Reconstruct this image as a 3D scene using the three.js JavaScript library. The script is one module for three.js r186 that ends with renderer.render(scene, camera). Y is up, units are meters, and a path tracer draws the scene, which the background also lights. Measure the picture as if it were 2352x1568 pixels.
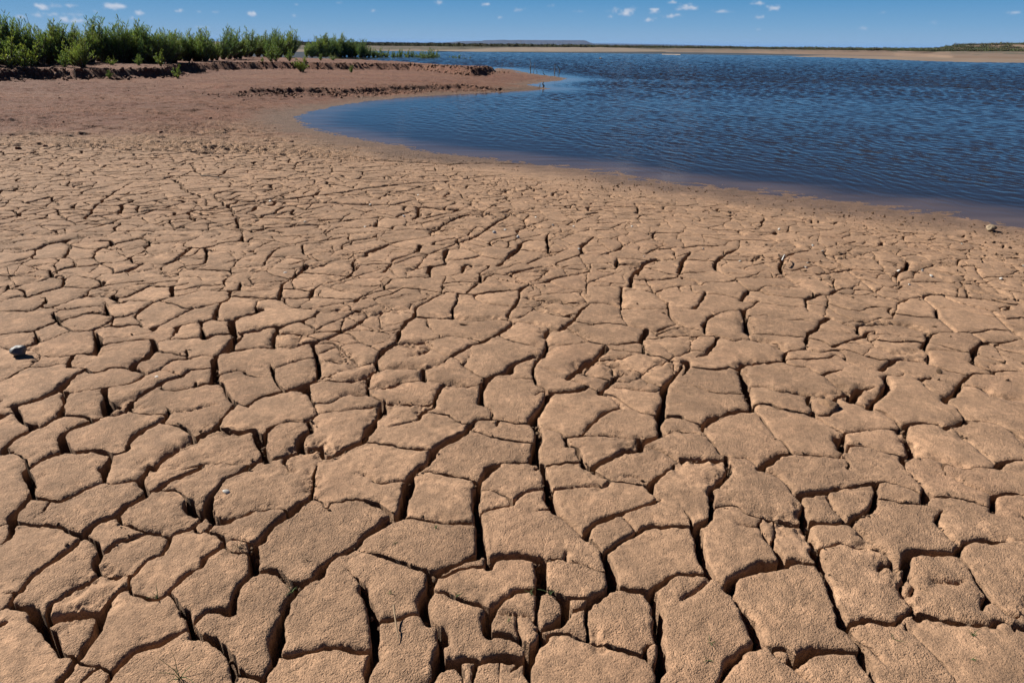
import * as THREE from 'three';
import { mergeGeometries } from 'three/addons/utils/BufferGeometryUtils.js';

// ---------------------------------------------------------------- camera
const W = 2352, HH = 1568, FOCAL = 1568;               // photograph units: 2352 x 1568, a 24 mm lens on full frame
const scene = new THREE.Scene();
const camera = new THREE.PerspectiveCamera(2 * Math.atan(HH / 2 / FOCAL) * 180 / Math.PI, W / HH, 0.05, 40000);
camera.rotation.order = 'YXZ';
camera.position.set(0, 1.66, 0);
camera.rotation.set(-Math.atan((HH / 2 - 102) / FOCAL), 0, 0.0105);
camera.updateMatrixWorld(true);

const renderer = new THREE.WebGLRenderer({ antialias: true });
renderer.setSize(1024, 682);
renderer.toneMapping = THREE.LinearToneMapping;
renderer.toneMappingExposure = 2.06;
renderer.shadowMap.enabled = true;
renderer.shadowMap.type = THREE.PCFSoftShadowMap;

// ---------------------------------------------------------------- sun
const SUN = new THREE.Vector3(-0.67, 0.6, -0.36).normalize();
const sun = new THREE.DirectionalLight(new THREE.Color(1.0, 0.93, 0.83), 5.0);
sun.position.copy(SUN).multiplyScalar(60).add(new THREE.Vector3(0, 0, -14));
sun.target.position.set(0, 0, -14);
sun.castShadow = true;
sun.shadow.mapSize.set(4096, 4096);
Object.assign(sun.shadow.camera, { left: -40, right: 40, top: 40, bottom: -40, near: 1, far: 200 });
sun.shadow.radius = 1;
scene.add(sun, sun.target);

// ---------------------------------------------------------------- small tools
function rng(seed) { let a = seed >>> 0; return () => { a = (a + 0x6D2B79F5) | 0; let t = Math.imul(a ^ (a >>> 15), 1 | a); t = (t + Math.imul(t ^ (t >>> 7), 61 | t)) ^ t; return ((t ^ (t >>> 14)) >>> 0) / 4294967296; }; }
const clamp = (x, a = 0, b = 1) => x < a ? a : x > b ? b : x;
const lerp = (a, b, t) => a + (b - a) * t;
const smooth = (a, b, x) => { const t = clamp((x - a) / (b - a)); return t * t * (3 - 2 * t); };
function lattice(ix, iy, s) { let h = Math.imul(ix, 374761393) ^ Math.imul(iy, 668265263) ^ Math.imul(s, 2147483647 & 1274126177); h = Math.imul(h ^ (h >>> 13), 1274126177); return ((h ^ (h >>> 16)) >>> 0) / 4294967296; }
function noise(x, y, s = 1) {                            // value noise, -1 .. 1
  const ix = Math.floor(x), iy = Math.floor(y), fx = x - ix, fy = y - iy, u = fx * fx * (3 - 2 * fx), v = fy * fy * (3 - 2 * fy);
  const a = lattice(ix, iy, s), b = lattice(ix + 1, iy, s), c = lattice(ix, iy + 1, s), d = lattice(ix + 1, iy + 1, s);
  return 2 * (a + (b - a) * u + (c - a) * v + (a - b - c + d) * u * v) - 1;
}
function fbm(x, y, oct = 4, s = 1) { let f = 0, a = 0.5; for (let o = 0; o < oct; o++) { f += a * noise(x, y, s + o); x = x * 2.03 + 17.1; y = y * 2.03 - 9.7; a *= 0.5; } return f; }
const rayV = new THREE.Vector3();
function ray(px, py) { return rayV.set((px - W / 2) / FOCAL, (HH / 2 - py) / FOCAL, -1).applyQuaternion(camera.quaternion); }
function atLevel(px, py, level = 0) { const d = ray(px, py), t = (level - 1.66) / d.y; return [d.x * t, d.z * t]; }
const inv = camera.matrixWorldInverse;
const prV = new THREE.Vector3();
function toPhoto(x, y, z) { prV.set(x, y, z).applyMatrix4(inv); return [W / 2 + FOCAL * prV.x / -prV.z, HH / 2 - FOCAL * prV.y / -prV.z, -prV.z]; }
const taken = new Map();
function numbered(name) { const n = taken.get(name) || 0; taken.set(name, n + 1); return n ? `${name}_${String(n).padStart(3, '0')}` : name; }
function tag(o, label, category, group) { o.name = numbered(o.name); o.userData.label = label; o.userData.category = category; if (group) o.userData.group = group; return o; }
function shade(o) { o.traverse(m => { if (m.isMesh) { m.castShadow = true; m.receiveShadow = true; } }); return o; }
function structure(o, label, category) { o.userData.kind = 'structure'; o.userData.label = label; o.userData.category = category; scene.add(o); return o; }
function geo(pos, idx, col, uv) {
  const g = new THREE.BufferGeometry();
  g.setAttribute('position', new THREE.BufferAttribute(new Float32Array(pos), 3));
  if (col) g.setAttribute('color', new THREE.BufferAttribute(new Float32Array(col), 3));
  if (uv) g.setAttribute('uv', new THREE.BufferAttribute(new Float32Array(uv), 2));
  g.setIndex(new THREE.BufferAttribute(new Uint32Array(idx), 1));
  g.computeVertexNormals();
  return g;
}

// ---------------------------------------------------------------- sky: clear air, small fair-weather clouds
const srgb = (r, g, b) => { const c = new THREE.Color().setRGB(r / 255, g / 255, b / 255, THREE.SRGBColorSpace); return [c.r, c.g, c.b]; };
{
  const AIR = 0.5;                                       // stops are read off the photograph; the exposure lifts them back
  const w = 4096, h = 2048, a = new Float32Array(w * h * 4);
  const stops = [[-90, srgb(60, 50, 42)], [-4, srgb(110, 120, 130)], [0, srgb(146, 176, 204)], [1.5, srgb(118, 163, 201)], [3.5, srgb(80, 144, 193)], [7, srgb(50, 100, 150)], [13, srgb(31, 70, 114)], [25, srgb(23, 55, 97)], [45, srgb(16, 44, 88)], [90, srgb(13, 37, 78)]];
  for (let j = 0; j < h; j++) {
    const e = ((j + 0.5) / h - 0.5) * 180;
    let k = 0; while (k < stops.length - 2 && e > stops[k + 1][0]) k++;
    const t = clamp((e - stops[k][0]) / (stops[k + 1][0] - stops[k][0])), c = [0, 1, 2].map(i => AIR * lerp(stops[k][1][i], stops[k + 1][1][i], t));
    for (let i = 0; i < w; i++) { const o = (j * w + i) * 4; a[o] = c[0]; a[o + 1] = c[1]; a[o + 2] = c[2]; a[o + 3] = 1; }
  }
  const white = srgb(226, 226, 232).map(v => v * AIR), grey = srgb(150, 170, 200).map(v => v * AIR);
  function cloud(az, el, wide, tall, strength, s) {       // all angles in degrees
    const i0 = Math.floor((az - wide) / 360 * w), i1 = Math.ceil((az + wide) / 360 * w), j0 = Math.floor((el - tall + 90) / 180 * h), j1 = Math.ceil((el + tall + 90) / 180 * h);
    for (let j = j0; j <= j1; j++) for (let i = i0; i <= i1; i++) {
      const x = ((i + 0.5) / w * 360 - az) / wide * 1.5, y = (((j + 0.5) / h - 0.5) * 180 - el) / tall * 1.5;
      const n = fbm(x * 2.2 + s * 7, y * 1.6 - s * 3, 4, s & 63);
      const body = 1 - Math.sqrt(x * x + (y > 0 ? y * y * 0.9 : y * y * 2.4)) + n * 0.95;
      const m = smooth(0.0, 0.85, body) * strength;
      if (m <= 0) continue;
      const t = clamp(0.55 + y * 0.5 + n * 0.6), o = (j * w + ((i % w) + w) % w) * 4;
      for (let q = 0; q < 3; q++) a[o + q] = lerp(a[o + q], lerp(grey[q], white[q], t), m);
    }
  }
  const seen = [[97,17,45,11,1],[127,13,34,6,.6],[163,14,24,6,.7],[263,16,50,12,1],[47,39,36,9,.6],[88,35,22,8,.7],[122,35,28,10,.6],[170,33,48,8,.4],[147,47,46,14,.9],[177,49,38,9,.8],[318,31,22,9,.9],[303,42,14,6,.5],[408,26,20,8,.7],[458,28,10,6,.4],[578,33,25,11,.9],[460,62,36,5,.35],[680,11,12,5,.5],[677,37,14,5,.4],[497,28,18,5,.3],[220,28,20,6,.3],
    [1007,6,24,10,.8],[856,25,18,6,.5],[1149,40,20,6,.5],[1412,25,38,11,.9],[1439,32,38,12,1],[1402,39,16,6,.7],[1266,13,20,5,.3],[1504,26,34,12,.9],[1584,19,58,14,1],[1495,46,32,8,.8],[1535,38,36,8,.8],[1657,27,50,9,.8],[1741,8,32,8,.8],[1779,19,38,12,1],[1743,40,26,8,.8],[1741,69,14,5,.4],[1981,66,30,6,.35],[2027,30,18,5,.3],[2149,53,30,6,.25],[780,6,20,4,.4],[1330,26,30,5,.25]];
  seen.forEach(([x, y, cw, ch, st], k) => { const d = ray(x, y).normalize(); cloud((Math.atan2(d.z, d.x) / (2 * Math.PI) + 0.5) * 360, Math.asin(d.y) * 180 / Math.PI, cw / 1568 * 57.3 * 0.62, ch / 1568 * 57.3 * 0.8, st * 0.72, k + 1); });
  const r = rng(5);                                       // the same scatter of clouds goes on all round and overhead
  for (let k = 0; k < 170; k++) {
    const az = r() * 360, el = 2 + 30 * r() ** 2.2, s = (0.5 + r()) * (0.35 + el * 0.09);
    if (Math.abs(((az - 270 + 540) % 360) - 180) < 40 && el < 3.8) { continue; }
    cloud(az, el, s * 1.7, s * 0.5, 0.5 + 0.4 * r(), 80 + k);
  }
  const sky = new THREE.DataTexture(a, w, h, THREE.RGBAFormat, THREE.FloatType);
  sky.mapping = THREE.EquirectangularReflectionMapping; sky.magFilter = THREE.LinearFilter; sky.minFilter = THREE.LinearFilter; sky.needsUpdate = true;
  scene.background = sky; scene.environment = sky;
}
// ---------------------------------------------------------------- crack survey
// Courses of the main cracks, read off in nine survey squares; each row is width class, then x, y pairs.
// Squares share one scale (survey units per photograph unit) and differ by their origin.
const SURVEY = [
  [0, 1400, [
    [4,170,30,210,90,222,140,190,210,120,290,75,335],[4,75,335,85,390,60,470,0,530],[3,222,140,225,205,330,222,400,235,470,205,560,160,640,125,715,100],
    [4,720,-20,715,60,715,100],[3,715,100,800,110,900,92,950,90,985,130,1010,175],[4,1030,-20,985,50,970,80,985,130],
    [4,1010,175,985,205,900,255,850,275,805,335,730,355,650,395,590,445],[2,345,228,300,300,240,350,205,390],[3,75,345,110,385,205,390,260,395,380,400,440,415,520,455,575,470],
    [3,590,445,575,470],[2,575,470,640,505,680,545,690,590],[3,575,470,535,500,470,560,370,630,260,705,190,760,140,840,80,880,55,950],[2,0,865,60,860,110,850],[3,55,950,0,970],
    [3,690,590,640,640,655,690,690,720],[2,690,720,600,780,510,820,430,890,350,935,325,980,320,1060],[4,55,950,140,955,215,965,245,1030,280,1100],[2,320,1060,280,1100],
    [2,690,590,740,570,800,510,870,480,960,460,1010,440],[3,805,335,830,375,930,408,1010,435,1110,450,1165,475],[4,1390,-10,1250,55,1150,95,1100,140,1090,155],
    [2,1090,155,1160,150,1250,180,1300,235],[2,1010,175,1090,155],[5,1300,235,1320,290,1390,310,1435,300],[3,1330,300,1400,330,1330,400,1220,440,1165,475],
    [4,1720,-10,1620,45,1545,75,1490,150,1440,220,1430,300,1460,350],[3,1460,350,1560,345,1660,318,1730,298,1830,275,1970,285],
    [5,2175,-20,2155,90,2130,210,2050,250,1985,310,1900,375,1830,440,1790,500,1735,520],[2,1340,400,1350,440,1420,435,1470,370,1460,350],[2,1470,370,1560,380,1600,360],
    [2,1420,435,1500,470,1560,500,1640,490,1735,520],[2,2130,210,2210,225,2240,285,2280,240,2352,235],[3,1165,475,1150,520,1110,590,1040,620,960,690,915,745,885,780],
    [2,690,720,780,745,850,735,915,745],[3,1560,500,1520,545,1460,580,1400,620,1390,680,1300,720,1220,790,1160,850],[2,885,745,880,830,960,880,1080,900,1160,850],
    [4,880,830,810,850,750,910,690,985],[4,320,1060,370,1035,450,1005,560,990,690,985],[4,690,985,665,1080,640,1160,570,1250,515,1330],[4,280,1100,335,1130,365,1200,420,1290],
    [2,420,1290,480,1300,515,1330],[4,515,1330,470,1390,420,1460,390,1500],[2,1160,850,1205,910,1240,970,1285,1010],[5,1275,985,1310,1060,1340,1160],
    [4,1300,1105,1220,1140,1130,1200,1060,1240,985,1240,900,1290,820,1360,770,1420],[2,515,1330,600,1360,680,1360,770,1420],[3,770,1420,740,1500],
    [4,1340,1075,1370,1030,1430,985,1510,985,1590,995],[4,1720,590,1735,700,1670,790,1620,880,1590,995],[2,1520,545,1600,580,1720,590],[5,1735,520,1750,600,1755,720],
    [3,1755,720,1850,712,1920,725,1990,790,2090,790,2190,740],[5,2190,740,2230,670,2300,620,2352,595],[3,1990,790,2050,830],
    [5,2050,830,1985,920,1950,1010,1925,1100,1910,1230,1880,1340,1820,1410,1780,1500],[3,1340,1160,1430,1180,1520,1240,1590,1310,1615,1400],[4,1615,1400,1680,1425,1790,1440],
    [2,1615,1400,1600,1500],[3,1905,1300,2040,1275,2140,1255,2250,1245,2352,1228],[3,2050,830,2120,790,2190,740],[3,540,1500,600,1420,660,1385]]],
  [1024, 1400, [
    [5,0,605,90,540,170,460,260,400,350,345,410,325,430,230,460,130,480,70,520,20,565,-20],[3,0,235,100,215,200,235,290,275,345,330],[1,150,40,200,60,240,95,320,95,400,80,470,90],
    [3,410,335,500,345,620,365,740,375,860,375,930,378],[3,540,15,650,30,740,45,850,70,920,85],[3,920,85,940,150],[4,1085,-10,1010,30,965,90,940,150],
    [5,940,150,930,250,945,340,955,450,960,540,960,600],[4,960,600,860,640,760,690,680,715,640,735],[3,100,560,270,600,400,650,520,700,640,735],
    [5,640,735,620,800,570,890,560,960,580,1020,600,1065],[3,240,1065,320,1050,390,1040,480,1010,575,1010],[2,0,670,60,720,120,780,150,830],
    [5,150,830,190,920,220,1000,235,1080,235,1180,230,1280,190,1400,170,1500],[3,0,1235,80,1245,160,1250,232,1240],[2,600,1065,650,1090,690,1140],[5,690,1140,710,1200],
    [4,705,1190,670,1290,650,1380,610,1500],[2,625,800,640,860,720,860,760,890,850,915,950,950,1045,985],[2,640,780,760,730,870,690,1010,690],
    [4,1010,690,1030,640,1080,620,1160,600,1240,605,1340,625,1380,635],[2,960,600,1030,640],[5,1380,635,1385,720,1380,800,1365,850],[3,1365,850,1290,840,1200,860,1120,900,1070,960,1045,985],
    [2,960,150,1060,165,1130,195,1180,240],[1,1180,240,1280,160,1410,140],[3,960,312,1060,280,1180,270,1185,240],[2,1340,300,1400,290,1475,305],
    [5,1385,-10,1415,80,1430,180,1450,250,1480,310],[1,1480,310,1550,360,1600,400,1690,480],[5,1815,590,1840,660,1865,740,1870,810],[2,1380,640,1470,635,1560,640,1650,665,1740,700,1850,725],
    [1,1555,580,1550,640],[4,2190,235,2080,275,1950,310,1850,345,1760,380,1710,420,1690,480],[1,1440,150,1600,140,1720,125,1810,135,1850,100],
    [4,1690,-10,1745,40],[2,1745,40,1800,70,1880,100,1970,110,2060,120,2110,150],[4,2300,-15,2230,50,2160,90,2130,150,2150,185],[1,1960,65,2040,65,2110,130],[2,2110,150,2190,235],
    [4,1825,580,1860,560,1920,520,2000,460,2100,410,2200,405,2352,405],[1,1950,340,2020,410],[2,1690,480,1760,530,1815,590],[3,1870,810,1960,830,2080,835,2160,840,2240,770,2352,725],
    [4,1870,810,1800,860,1740,900,1690,960],[2,1365,850,1440,860,1510,890,1600,895,1740,895],[2,1365,850,1355,960,1350,1080],[4,1510,890,1545,930,1560,1000,1500,1060,1420,1110,1360,1130],
    [1,1040,990,1150,1005,1300,1030,1350,1080],[1,1215,1040,1220,1110,1240,1180],[4,1050,985,1000,1070,1020,1160],[3,1020,1160,1100,1150,1180,1165,1240,1200,1300,1265],
    [2,1350,1080,1370,1130,1400,1170],[2,1690,960,1600,980,1560,1000],[2,1690,960,1680,1050,1700,1100,1700,1190],[5,2140,880,2190,950,2190,1050,2185,1180],
    [2,1700,1190,1800,1210,1900,1240,2020,1280,2110,1310],[2,1960,830,2060,850,2140,880],[5,2185,1180,2210,1280,2200,1400,2190,1500],[2,2110,1310,2105,1240,2185,1200],[2,2110,1310,2170,1370,2200,1430],
    [5,1400,1170,1330,1240,1300,1310,1290,1400,1300,1500],[2,1400,1170,1500,1130,1600,1150,1700,1190],[4,660,1370,780,1340,900,1310,960,1340,1060,1310,1200,1320,1290,1320],
    [3,680,1370,800,1365,840,1420,830,1500],[3,940,1340,920,1420,890,1500],[3,1170,1400,1250,1330]]],
  [2048, 1400, [
    [4,335,-15,290,70,240,110,200,170,205,260,200,330,180,370,100,400],[2,0,290,40,340,70,400,100,440],[3,0,408,60,410,95,440],[5,100,440,125,520,130,600,165,680,200,735],[4,0,730,80,735,160,720,195,728],
    [2,202,290,290,265,380,275,440,320,540,345],[3,540,345,650,360,740,375,835,385],[1,400,390,470,400,540,405],[3,550,350,540,420,580,490,625,530],[2,630,370,645,440,625,530],[3,625,530,660,580,690,660],
    [5,690,660,600,670,500,690,420,730,350,780,320,840],[1,200,735,260,780,320,850],[4,805,200,830,250,840,330,860,400,880,460,930,560],[5,930,560,950,640,970,720],[4,690,660,760,645,830,650,940,680],
    [4,545,-15,580,30],[1,580,30,650,50,720,110,760,170,805,220],[4,805,200,880,180,1000,160,1100,135,1200,125,1330,105],[1,1000,165,1020,220,1060,290,1120,350],[3,860,400,920,370,1020,375,1160,372],
    [4,1160,375,1200,340,1280,300,1320,250,1335,150,1330,105],[2,1330,105,1400,95,1500,120,1600,150,1680,205],[4,1690,170,1670,245],[2,1320,205,1450,225,1560,245,1670,250],[1,1600,60,1650,110,1690,170],
    [2,1690,195,1850,200,1980,225,2130,275],[2,1800,-10,1815,60],[1,1870,60,1950,110,2050,150,2150,190],[3,2140,180,2200,185,2310,175,2352,190],[4,2150,190,2145,300],[4,1815,295,1760,330,1755,380],
    [1,1755,380,1800,430,1860,490,1930,540],[1,1160,380,1250,450,1350,540,1420,590,1470,670],[4,1550,590,1640,575,1760,580,1910,590],[4,1910,590,1935,540,1980,515,2080,500,2200,500,2352,490],
    [4,1550,590,1545,660,1550,740],[2,1910,590,1960,650,2010,730,2080,840,2120,890],[1,1550,740,1510,790,1530,850,1560,900,1610,970],[1,1550,740,1600,790,1590,850,1530,850],
    [4,1720,1030,1820,1050,1940,1060,2060,1075,2150,1090],[3,2060,980,2100,910,2120,890],[3,2150,1090,2170,1060,2280,1080,2300,1140],[1,1740,770,1890,785,1950,770],[2,2120,890,2200,960,2290,1020,2352,1010],
    [2,1720,1030,1640,1000,1600,985],[5,970,720,1010,800,1040,880,1075,980,1110,1090],[4,1110,1090,1200,1065,1300,1050,1400,1070,1480,1070,1520,1020,1600,985],[4,1340,700,1390,670,1440,650,1470,680],
    [2,920,555,1020,530,1100,515,1210,545,1300,545,1400,575],[4,1600,985,1630,1040],[2,320,850,370,920,430,1010],[5,430,1010,470,1080,500,1160,530,1220],[2,530,1220,640,1250,730,1270,765,1350],
    [4,765,1350,830,1310,900,1270,1000,1260,1100,1270,1240,1270],[3,1110,1090,1170,1150,1220,1210,1245,1290],[5,1245,1290,1280,1380,1330,1500],[1,0,900,60,860,150,800,200,735],
    [5,530,1220,470,1240,400,1290,340,1330,290,1400,240,1500],[1,620,1270,700,1340,800,1410,900,1500],[1,1150,1110,1250,1200,1340,1280,1400,1350],[2,1560,1110,1660,1210,1760,1320,1850,1410,1910,1500],
    [3,1550,1050,1545,1110],[2,1600,1040,1720,1030]]],
  [0, 800, [
    [4,0,190,40,150,50,115],[3,60,150,140,150,175,200,190,205],[3,0,240,60,215,120,200,190,205],[4,190,205,250,185,330,160,410,140,435,100],[3,60,150,150,115,250,95,340,70,430,60],
    [3,350,40,380,70,440,80,500,60,600,70,680,90],[4,335,20,345,60],[3,430,130,540,135,600,140,680,130],[4,720,95,680,130],[4,0,300,100,295,190,300,235,290],[4,310,205,300,250,240,290],
    [3,300,280,400,265,480,230,570,200,620,150,680,130],[2,590,190,680,190,780,195],[2,370,285,460,290,600,270,725,265],[5,780,205,815,240],[4,720,230,725,265,745,330],
    [3,360,335,440,350,520,340,620,310,735,310],[3,410,370,480,345,600,320,740,325],[4,0,462,110,450,220,440,320,400,405,362],[3,360,320,370,350,410,370],[2,230,440,250,480,250,515],
    [2,250,515,350,490,450,455,500,440],[3,405,385,480,430,500,440],[4,500,440,580,438,650,425,720,390,790,345],[3,815,240,900,225,990,230,1060,238],[3,745,335,830,345,910,325,980,280,1060,240],
    [4,1060,240,1130,220,1185,205],[4,1180,130,1185,205],[3,780,200,850,200,930,170,1030,125],[3,1030,125,1100,130,1200,130,1280,120,1310,100],[3,1185,205,1240,200,1300,180,1370,160,1450,160,1560,165,1645,155],
    [4,1655,100,1645,155],[2,1100,232,1200,255,1280,280,1330,280],[3,1330,280,1420,265,1500,250,1560,240],[4,1580,165,1578,215,1530,245],[4,1530,240,1500,280,1480,350],[3,1060,240,980,290,930,335,960,370,975,405],
    [4,1320,285,1230,330,1150,370,1080,400,1040,410],[2,755,405,850,405,920,390,980,402],[2,790,345,755,405],[3,1200,412,1300,390,1400,375,1480,350],[3,1240,400,1200,450,1165,495],[3,1165,495,1280,490,1400,478],
    [4,1380,370,1390,430,1405,492],[4,1410,495,1450,475,1520,460,1610,462],[5,1580,360,1600,420,1620,465],[2,650,430,700,415,755,405],[2,640,430,670,470,680,500],[2,680,500,760,480,850,480,950,460,1040,440,1080,400],
    [3,670,570,700,540,780,520,900,500,980,495,1055,495],[4,250,480,245,520,180,540,120,560],[3,0,550,60,560,120,560],[5,650,450,675,500,670,550,640,590],[2,560,438,640,445],[3,270,600,350,605,450,610,540,590,640,585],
    [2,150,550,230,570,270,600],[2,0,695,80,690,180,695,240,650,275,605],[3,215,690,330,685,400,665,470,670],[4,500,605,470,650,470,690],[5,1050,495,1060,560,1000,610,930,650,910,690,930,705],
    [3,470,690,560,690,620,725,700,715,760,690,850,685,915,690],[3,0,790,70,760,150,710,200,690],[5,585,710,520,740,440,800,400,840,310,890,200,930,100,955,0,980],
    [3,405,850,500,860,600,850,700,835,740,825,850,810,910,800,980,745,1000,730],[4,930,700,1000,730],[3,1130,585,1200,595,1280,610],[4,1280,560,1290,630],[3,1000,735,1080,710,1150,660,1200,630,1290,635],
    [3,1055,500,1070,560,1130,585],[5,1610,490,1560,560,1500,600,1470,640],[3,1290,632,1380,605,1480,612],[2,1090,705,1170,720,1250,745],[3,1250,745,1300,710,1370,700,1460,690],[5,1470,640,1475,700,1475,790],
    [4,735,830,740,920,795,945],[4,735,1005,840,990,900,920,960,870,1050,830,1100,800,1180,770,1250,745],[4,95,958,120,1010,140,1050,220,1082],[4,455,855,430,940,410,1015],[4,220,1080,280,1090,350,1040,410,1015],
    [5,710,840,725,930,720,1000],[5,720,1000,790,945],[2,410,1015,500,1020,600,1030,655,1050,720,1005],[2,1110,800,1110,840,1200,845,1330,820,1340,790],[3,1340,820,1400,800,1475,790],[2,870,960,950,1000,1060,1010,1150,1015],
    [3,1120,950,1160,990,1150,1015],[1,1160,1000,1300,985,1400,960,1500,945],[4,1560,870,1600,920,1630,932],[4,1630,930,1580,990,1520,1040,1470,1100,1400,1130,1330,1165],[3,1125,1070,1220,1090,1300,1115],
    [3,1150,1015,1125,1070],[3,1475,790,1520,740,1600,720,1660,715,1720,745,1800,755,1880,748],[3,1500,600,1600,575,1700,560,1800,550,1885,550],[4,1865,660,1885,750],[3,1670,470,1610,540,1600,575],[4,1895,440,1880,550],
    [4,1610,462,1700,445,1790,425,1895,405],[3,1520,800,1560,870],[4,1490,360,1590,370,1640,350,1740,320,1810,290],[2,1590,205,1680,210,1780,225],[2,1760,310,1770,240,1800,220,1900,220,1960,240],
    [4,2200,298,2150,345,2080,370,1990,390,1920,420,1880,510],[3,1600,200,1700,205,1800,210,1925,215],[2,1580,200,1650,155],[4,1945,110,1925,215],[4,2115,-15,2020,70,1945,112],[2,1660,160,1760,165,1880,150,1940,145],
    [3,1940,145,2040,150,2150,165],[3,1930,215,2000,215,2140,205],[4,2155,155,2135,210],[3,2150,160,2200,120,2300,90,2352,82],[2,1960,240,2010,280],[2,1925,215,1960,240],[2,2010,280,2100,285,2200,296,2300,295,2352,285],
    [3,1885,530,1950,540,2000,540,2080,525,2145,510],[3,2352,445,2260,490,2145,510],[4,2145,510,2170,570,2190,640],[3,1875,700,1950,670,2050,640,2185,612],[4,2190,640,2180,760,2100,800,2030,830,1960,848],
    [3,1885,740,1900,790,1960,848],[3,2110,800,2200,780,2300,785,2352,790],[3,2180,520,2300,520,2330,540,2345,600,2352,640],[4,1960,848,1900,870,1800,890,1740,920,1700,962],[2,1570,880,1640,940,1700,965],
    [4,1815,1160,1860,1110,1930,1080,2010,1060,2100,1060,2190,1005],[4,1480,1090,1560,1110,1640,1125,1740,1115,1770,1150],[3,1770,1150,1815,1170],[3,2050,825,2120,860,2160,940,2195,1000],[4,2120,860,2110,800],
    [2,2190,1000,2250,1000,2300,990,2352,998],[2,2160,930,2250,940,2352,890],[4,2120,1055,2145,1130,2090,1150,2060,1200,2080,1240,2120,1250,2200,1220,2215,1260],[5,1815,1160,1820,1230,1840,1330],
    [2,1840,1325,1930,1300,1990,1280],[2,2080,1240,1990,1280,1960,1330,1990,1390],[4,2215,1260,2240,1310,2290,1290,2352,1255],[5,220,1080,225,1110,150,1140,60,1200,20,1270],[5,655,1050,560,1080,490,1110,430,1150,420,1180,455,1262],
    [2,30,1262,120,1290,170,1330,180,1390],[4,180,1390,280,1330,370,1290,455,1265],[4,1130,1045,1060,1080,960,1130,900,1180,870,1250,860,1270],[4,455,1265,550,1270,640,1260,720,1280,770,1290,860,1270],
    [2,1300,1115,1330,1165,1330,1190],[4,1330,1180,1260,1220,1170,1270,1120,1320,1050,1385],[4,770,1290,740,1340,700,1390],[4,0,1285,80,1275,30,1262],[5,1770,1150,1800,1220,1810,1310,1750,1340,1690,1385],
    [3,1230,1390,1400,1355,1560,1350,1720,1355],[3,1700,962,1630,932]]],
  [1024, 800, [
    [4,730,170,650,205,570,245,520,275,500,340,440,385,405,440,380,520],[5,380,520,320,550,270,590,240,640,260,690],[4,255,690,180,740,100,775,0,792],[4,0,442,60,425,110,390,180,340],[3,180,340,240,320,290,300,500,290],
    [2,180,340,160,310,80,300,0,290],[3,0,80,70,40,130,-10],[3,110,220,180,190,300,155,430,140,560,150,720,178],[4,85,250,110,220],[3,330,-10,290,40],[3,295,130,350,85],[2,350,85,470,70,600,70,720,60,830,30,830,-10],
    [4,610,-10,615,68],[2,690,175,700,110,720,70],[3,960,110,1000,70,1075,35],[2,705,112,840,100,960,110],[3,1140,45,1250,20,1390,-5],[1,1140,45,1290,120],
    [4,1700,30,1600,50,1460,80,1400,105,1300,125,1240,150,1230,200,1200,260,1160,310,1150,345],[3,730,175,830,180,920,185,1030,170,1130,160,1235,155],[3,805,180,790,240,765,290,770,342],[3,500,340,600,345,700,345,770,340],
    [1,920,200,980,240,1100,260,1190,268],[3,770,342,930,360,1030,355,1150,365,1190,378],[4,1190,378,1150,410,1090,450,1030,480,965,512],[4,965,512,900,530,830,570,760,612],[4,385,520,460,515,565,512],
    [2,560,505,650,490,740,470,830,475,960,505],[2,585,345,600,400,640,440],[5,810,388,880,395],[1,570,512,640,560,700,600,760,612],[3,265,695,380,690,500,690,600,685,690,655],[2,620,550,560,580,500,605],[2,400,520,500,540,620,550],
    [4,560,688,575,785],[2,190,830,250,825,340,815,440,790,575,785],[4,180,740,185,850,200,880],[3,575,782,680,790,800,805,930,810,990,785],[2,690,655,760,620,860,680,900,720,990,770],
    [5,1340,610,1280,630,1220,650,1170,680,1150,720,1080,730,1020,760,990,790,970,850,965,940],[3,850,650,900,590],[2,1090,465,1180,505,1300,530,1410,540],[4,1440,420,1410,460,1420,520,1410,570,1370,615,1340,610],
    [2,1190,380,1300,380,1440,415],[2,1200,280,1320,280,1390,310,1490,330,1605,350],[4,1705,258,1650,300,1610,360],[1,1440,100,1560,150,1680,160],[2,1420,245,1520,240,1660,245],[5,2075,-15,2010,50,1990,135],
    [3,1690,130,1850,130,1990,135],[2,1160,350,1240,340,1330,285],[4,1610,360,1560,390,1510,420,1440,420],[2,1600,368,1700,390,1840,385,1970,400],[3,1930,135,1930,240],[2,1700,40,1690,150,1690,230,1705,258],
    [1,1720,250,1850,255,1930,275],[2,1930,240,1930,320,1970,400],[2,1930,275,2100,285,2260,285],[3,2250,245,2265,335,2320,390],[3,2000,80,2180,85,2352,70],[3,2160,180,2230,150,2352,128],[2,2160,180,2250,250],[2,2100,85,2160,180],
    [1,1970,400,2080,420,2180,440],[3,2180,438,2250,410,2320,390],[3,1690,505,1820,530,1940,525,2060,512],[5,2100,450,2060,515],[2,1540,405,1620,445,1690,505],[2,1420,530,1540,530,1690,515],
    [5,1830,545,1790,600,1720,640,1650,690,1560,768],[4,1375,615,1330,670,1320,730,1350,805],[1,1390,690,1500,720],[3,1165,770,1270,765,1330,770,1348,800],[5,1970,718,1900,750,1850,800,1790,862],[2,1560,768,1680,810,1790,860],
    [2,1830,550,1900,570,1970,580,2085,590],[3,2075,515,2085,600],[2,2085,600,2250,630,2352,655],[5,2352,680,2280,760,2230,830,2225,920,2210,1010],[1,1880,830,2000,840,2120,855,2228,840],[2,1790,862,1880,885,1980,950,2080,1000,2200,1010],
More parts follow.
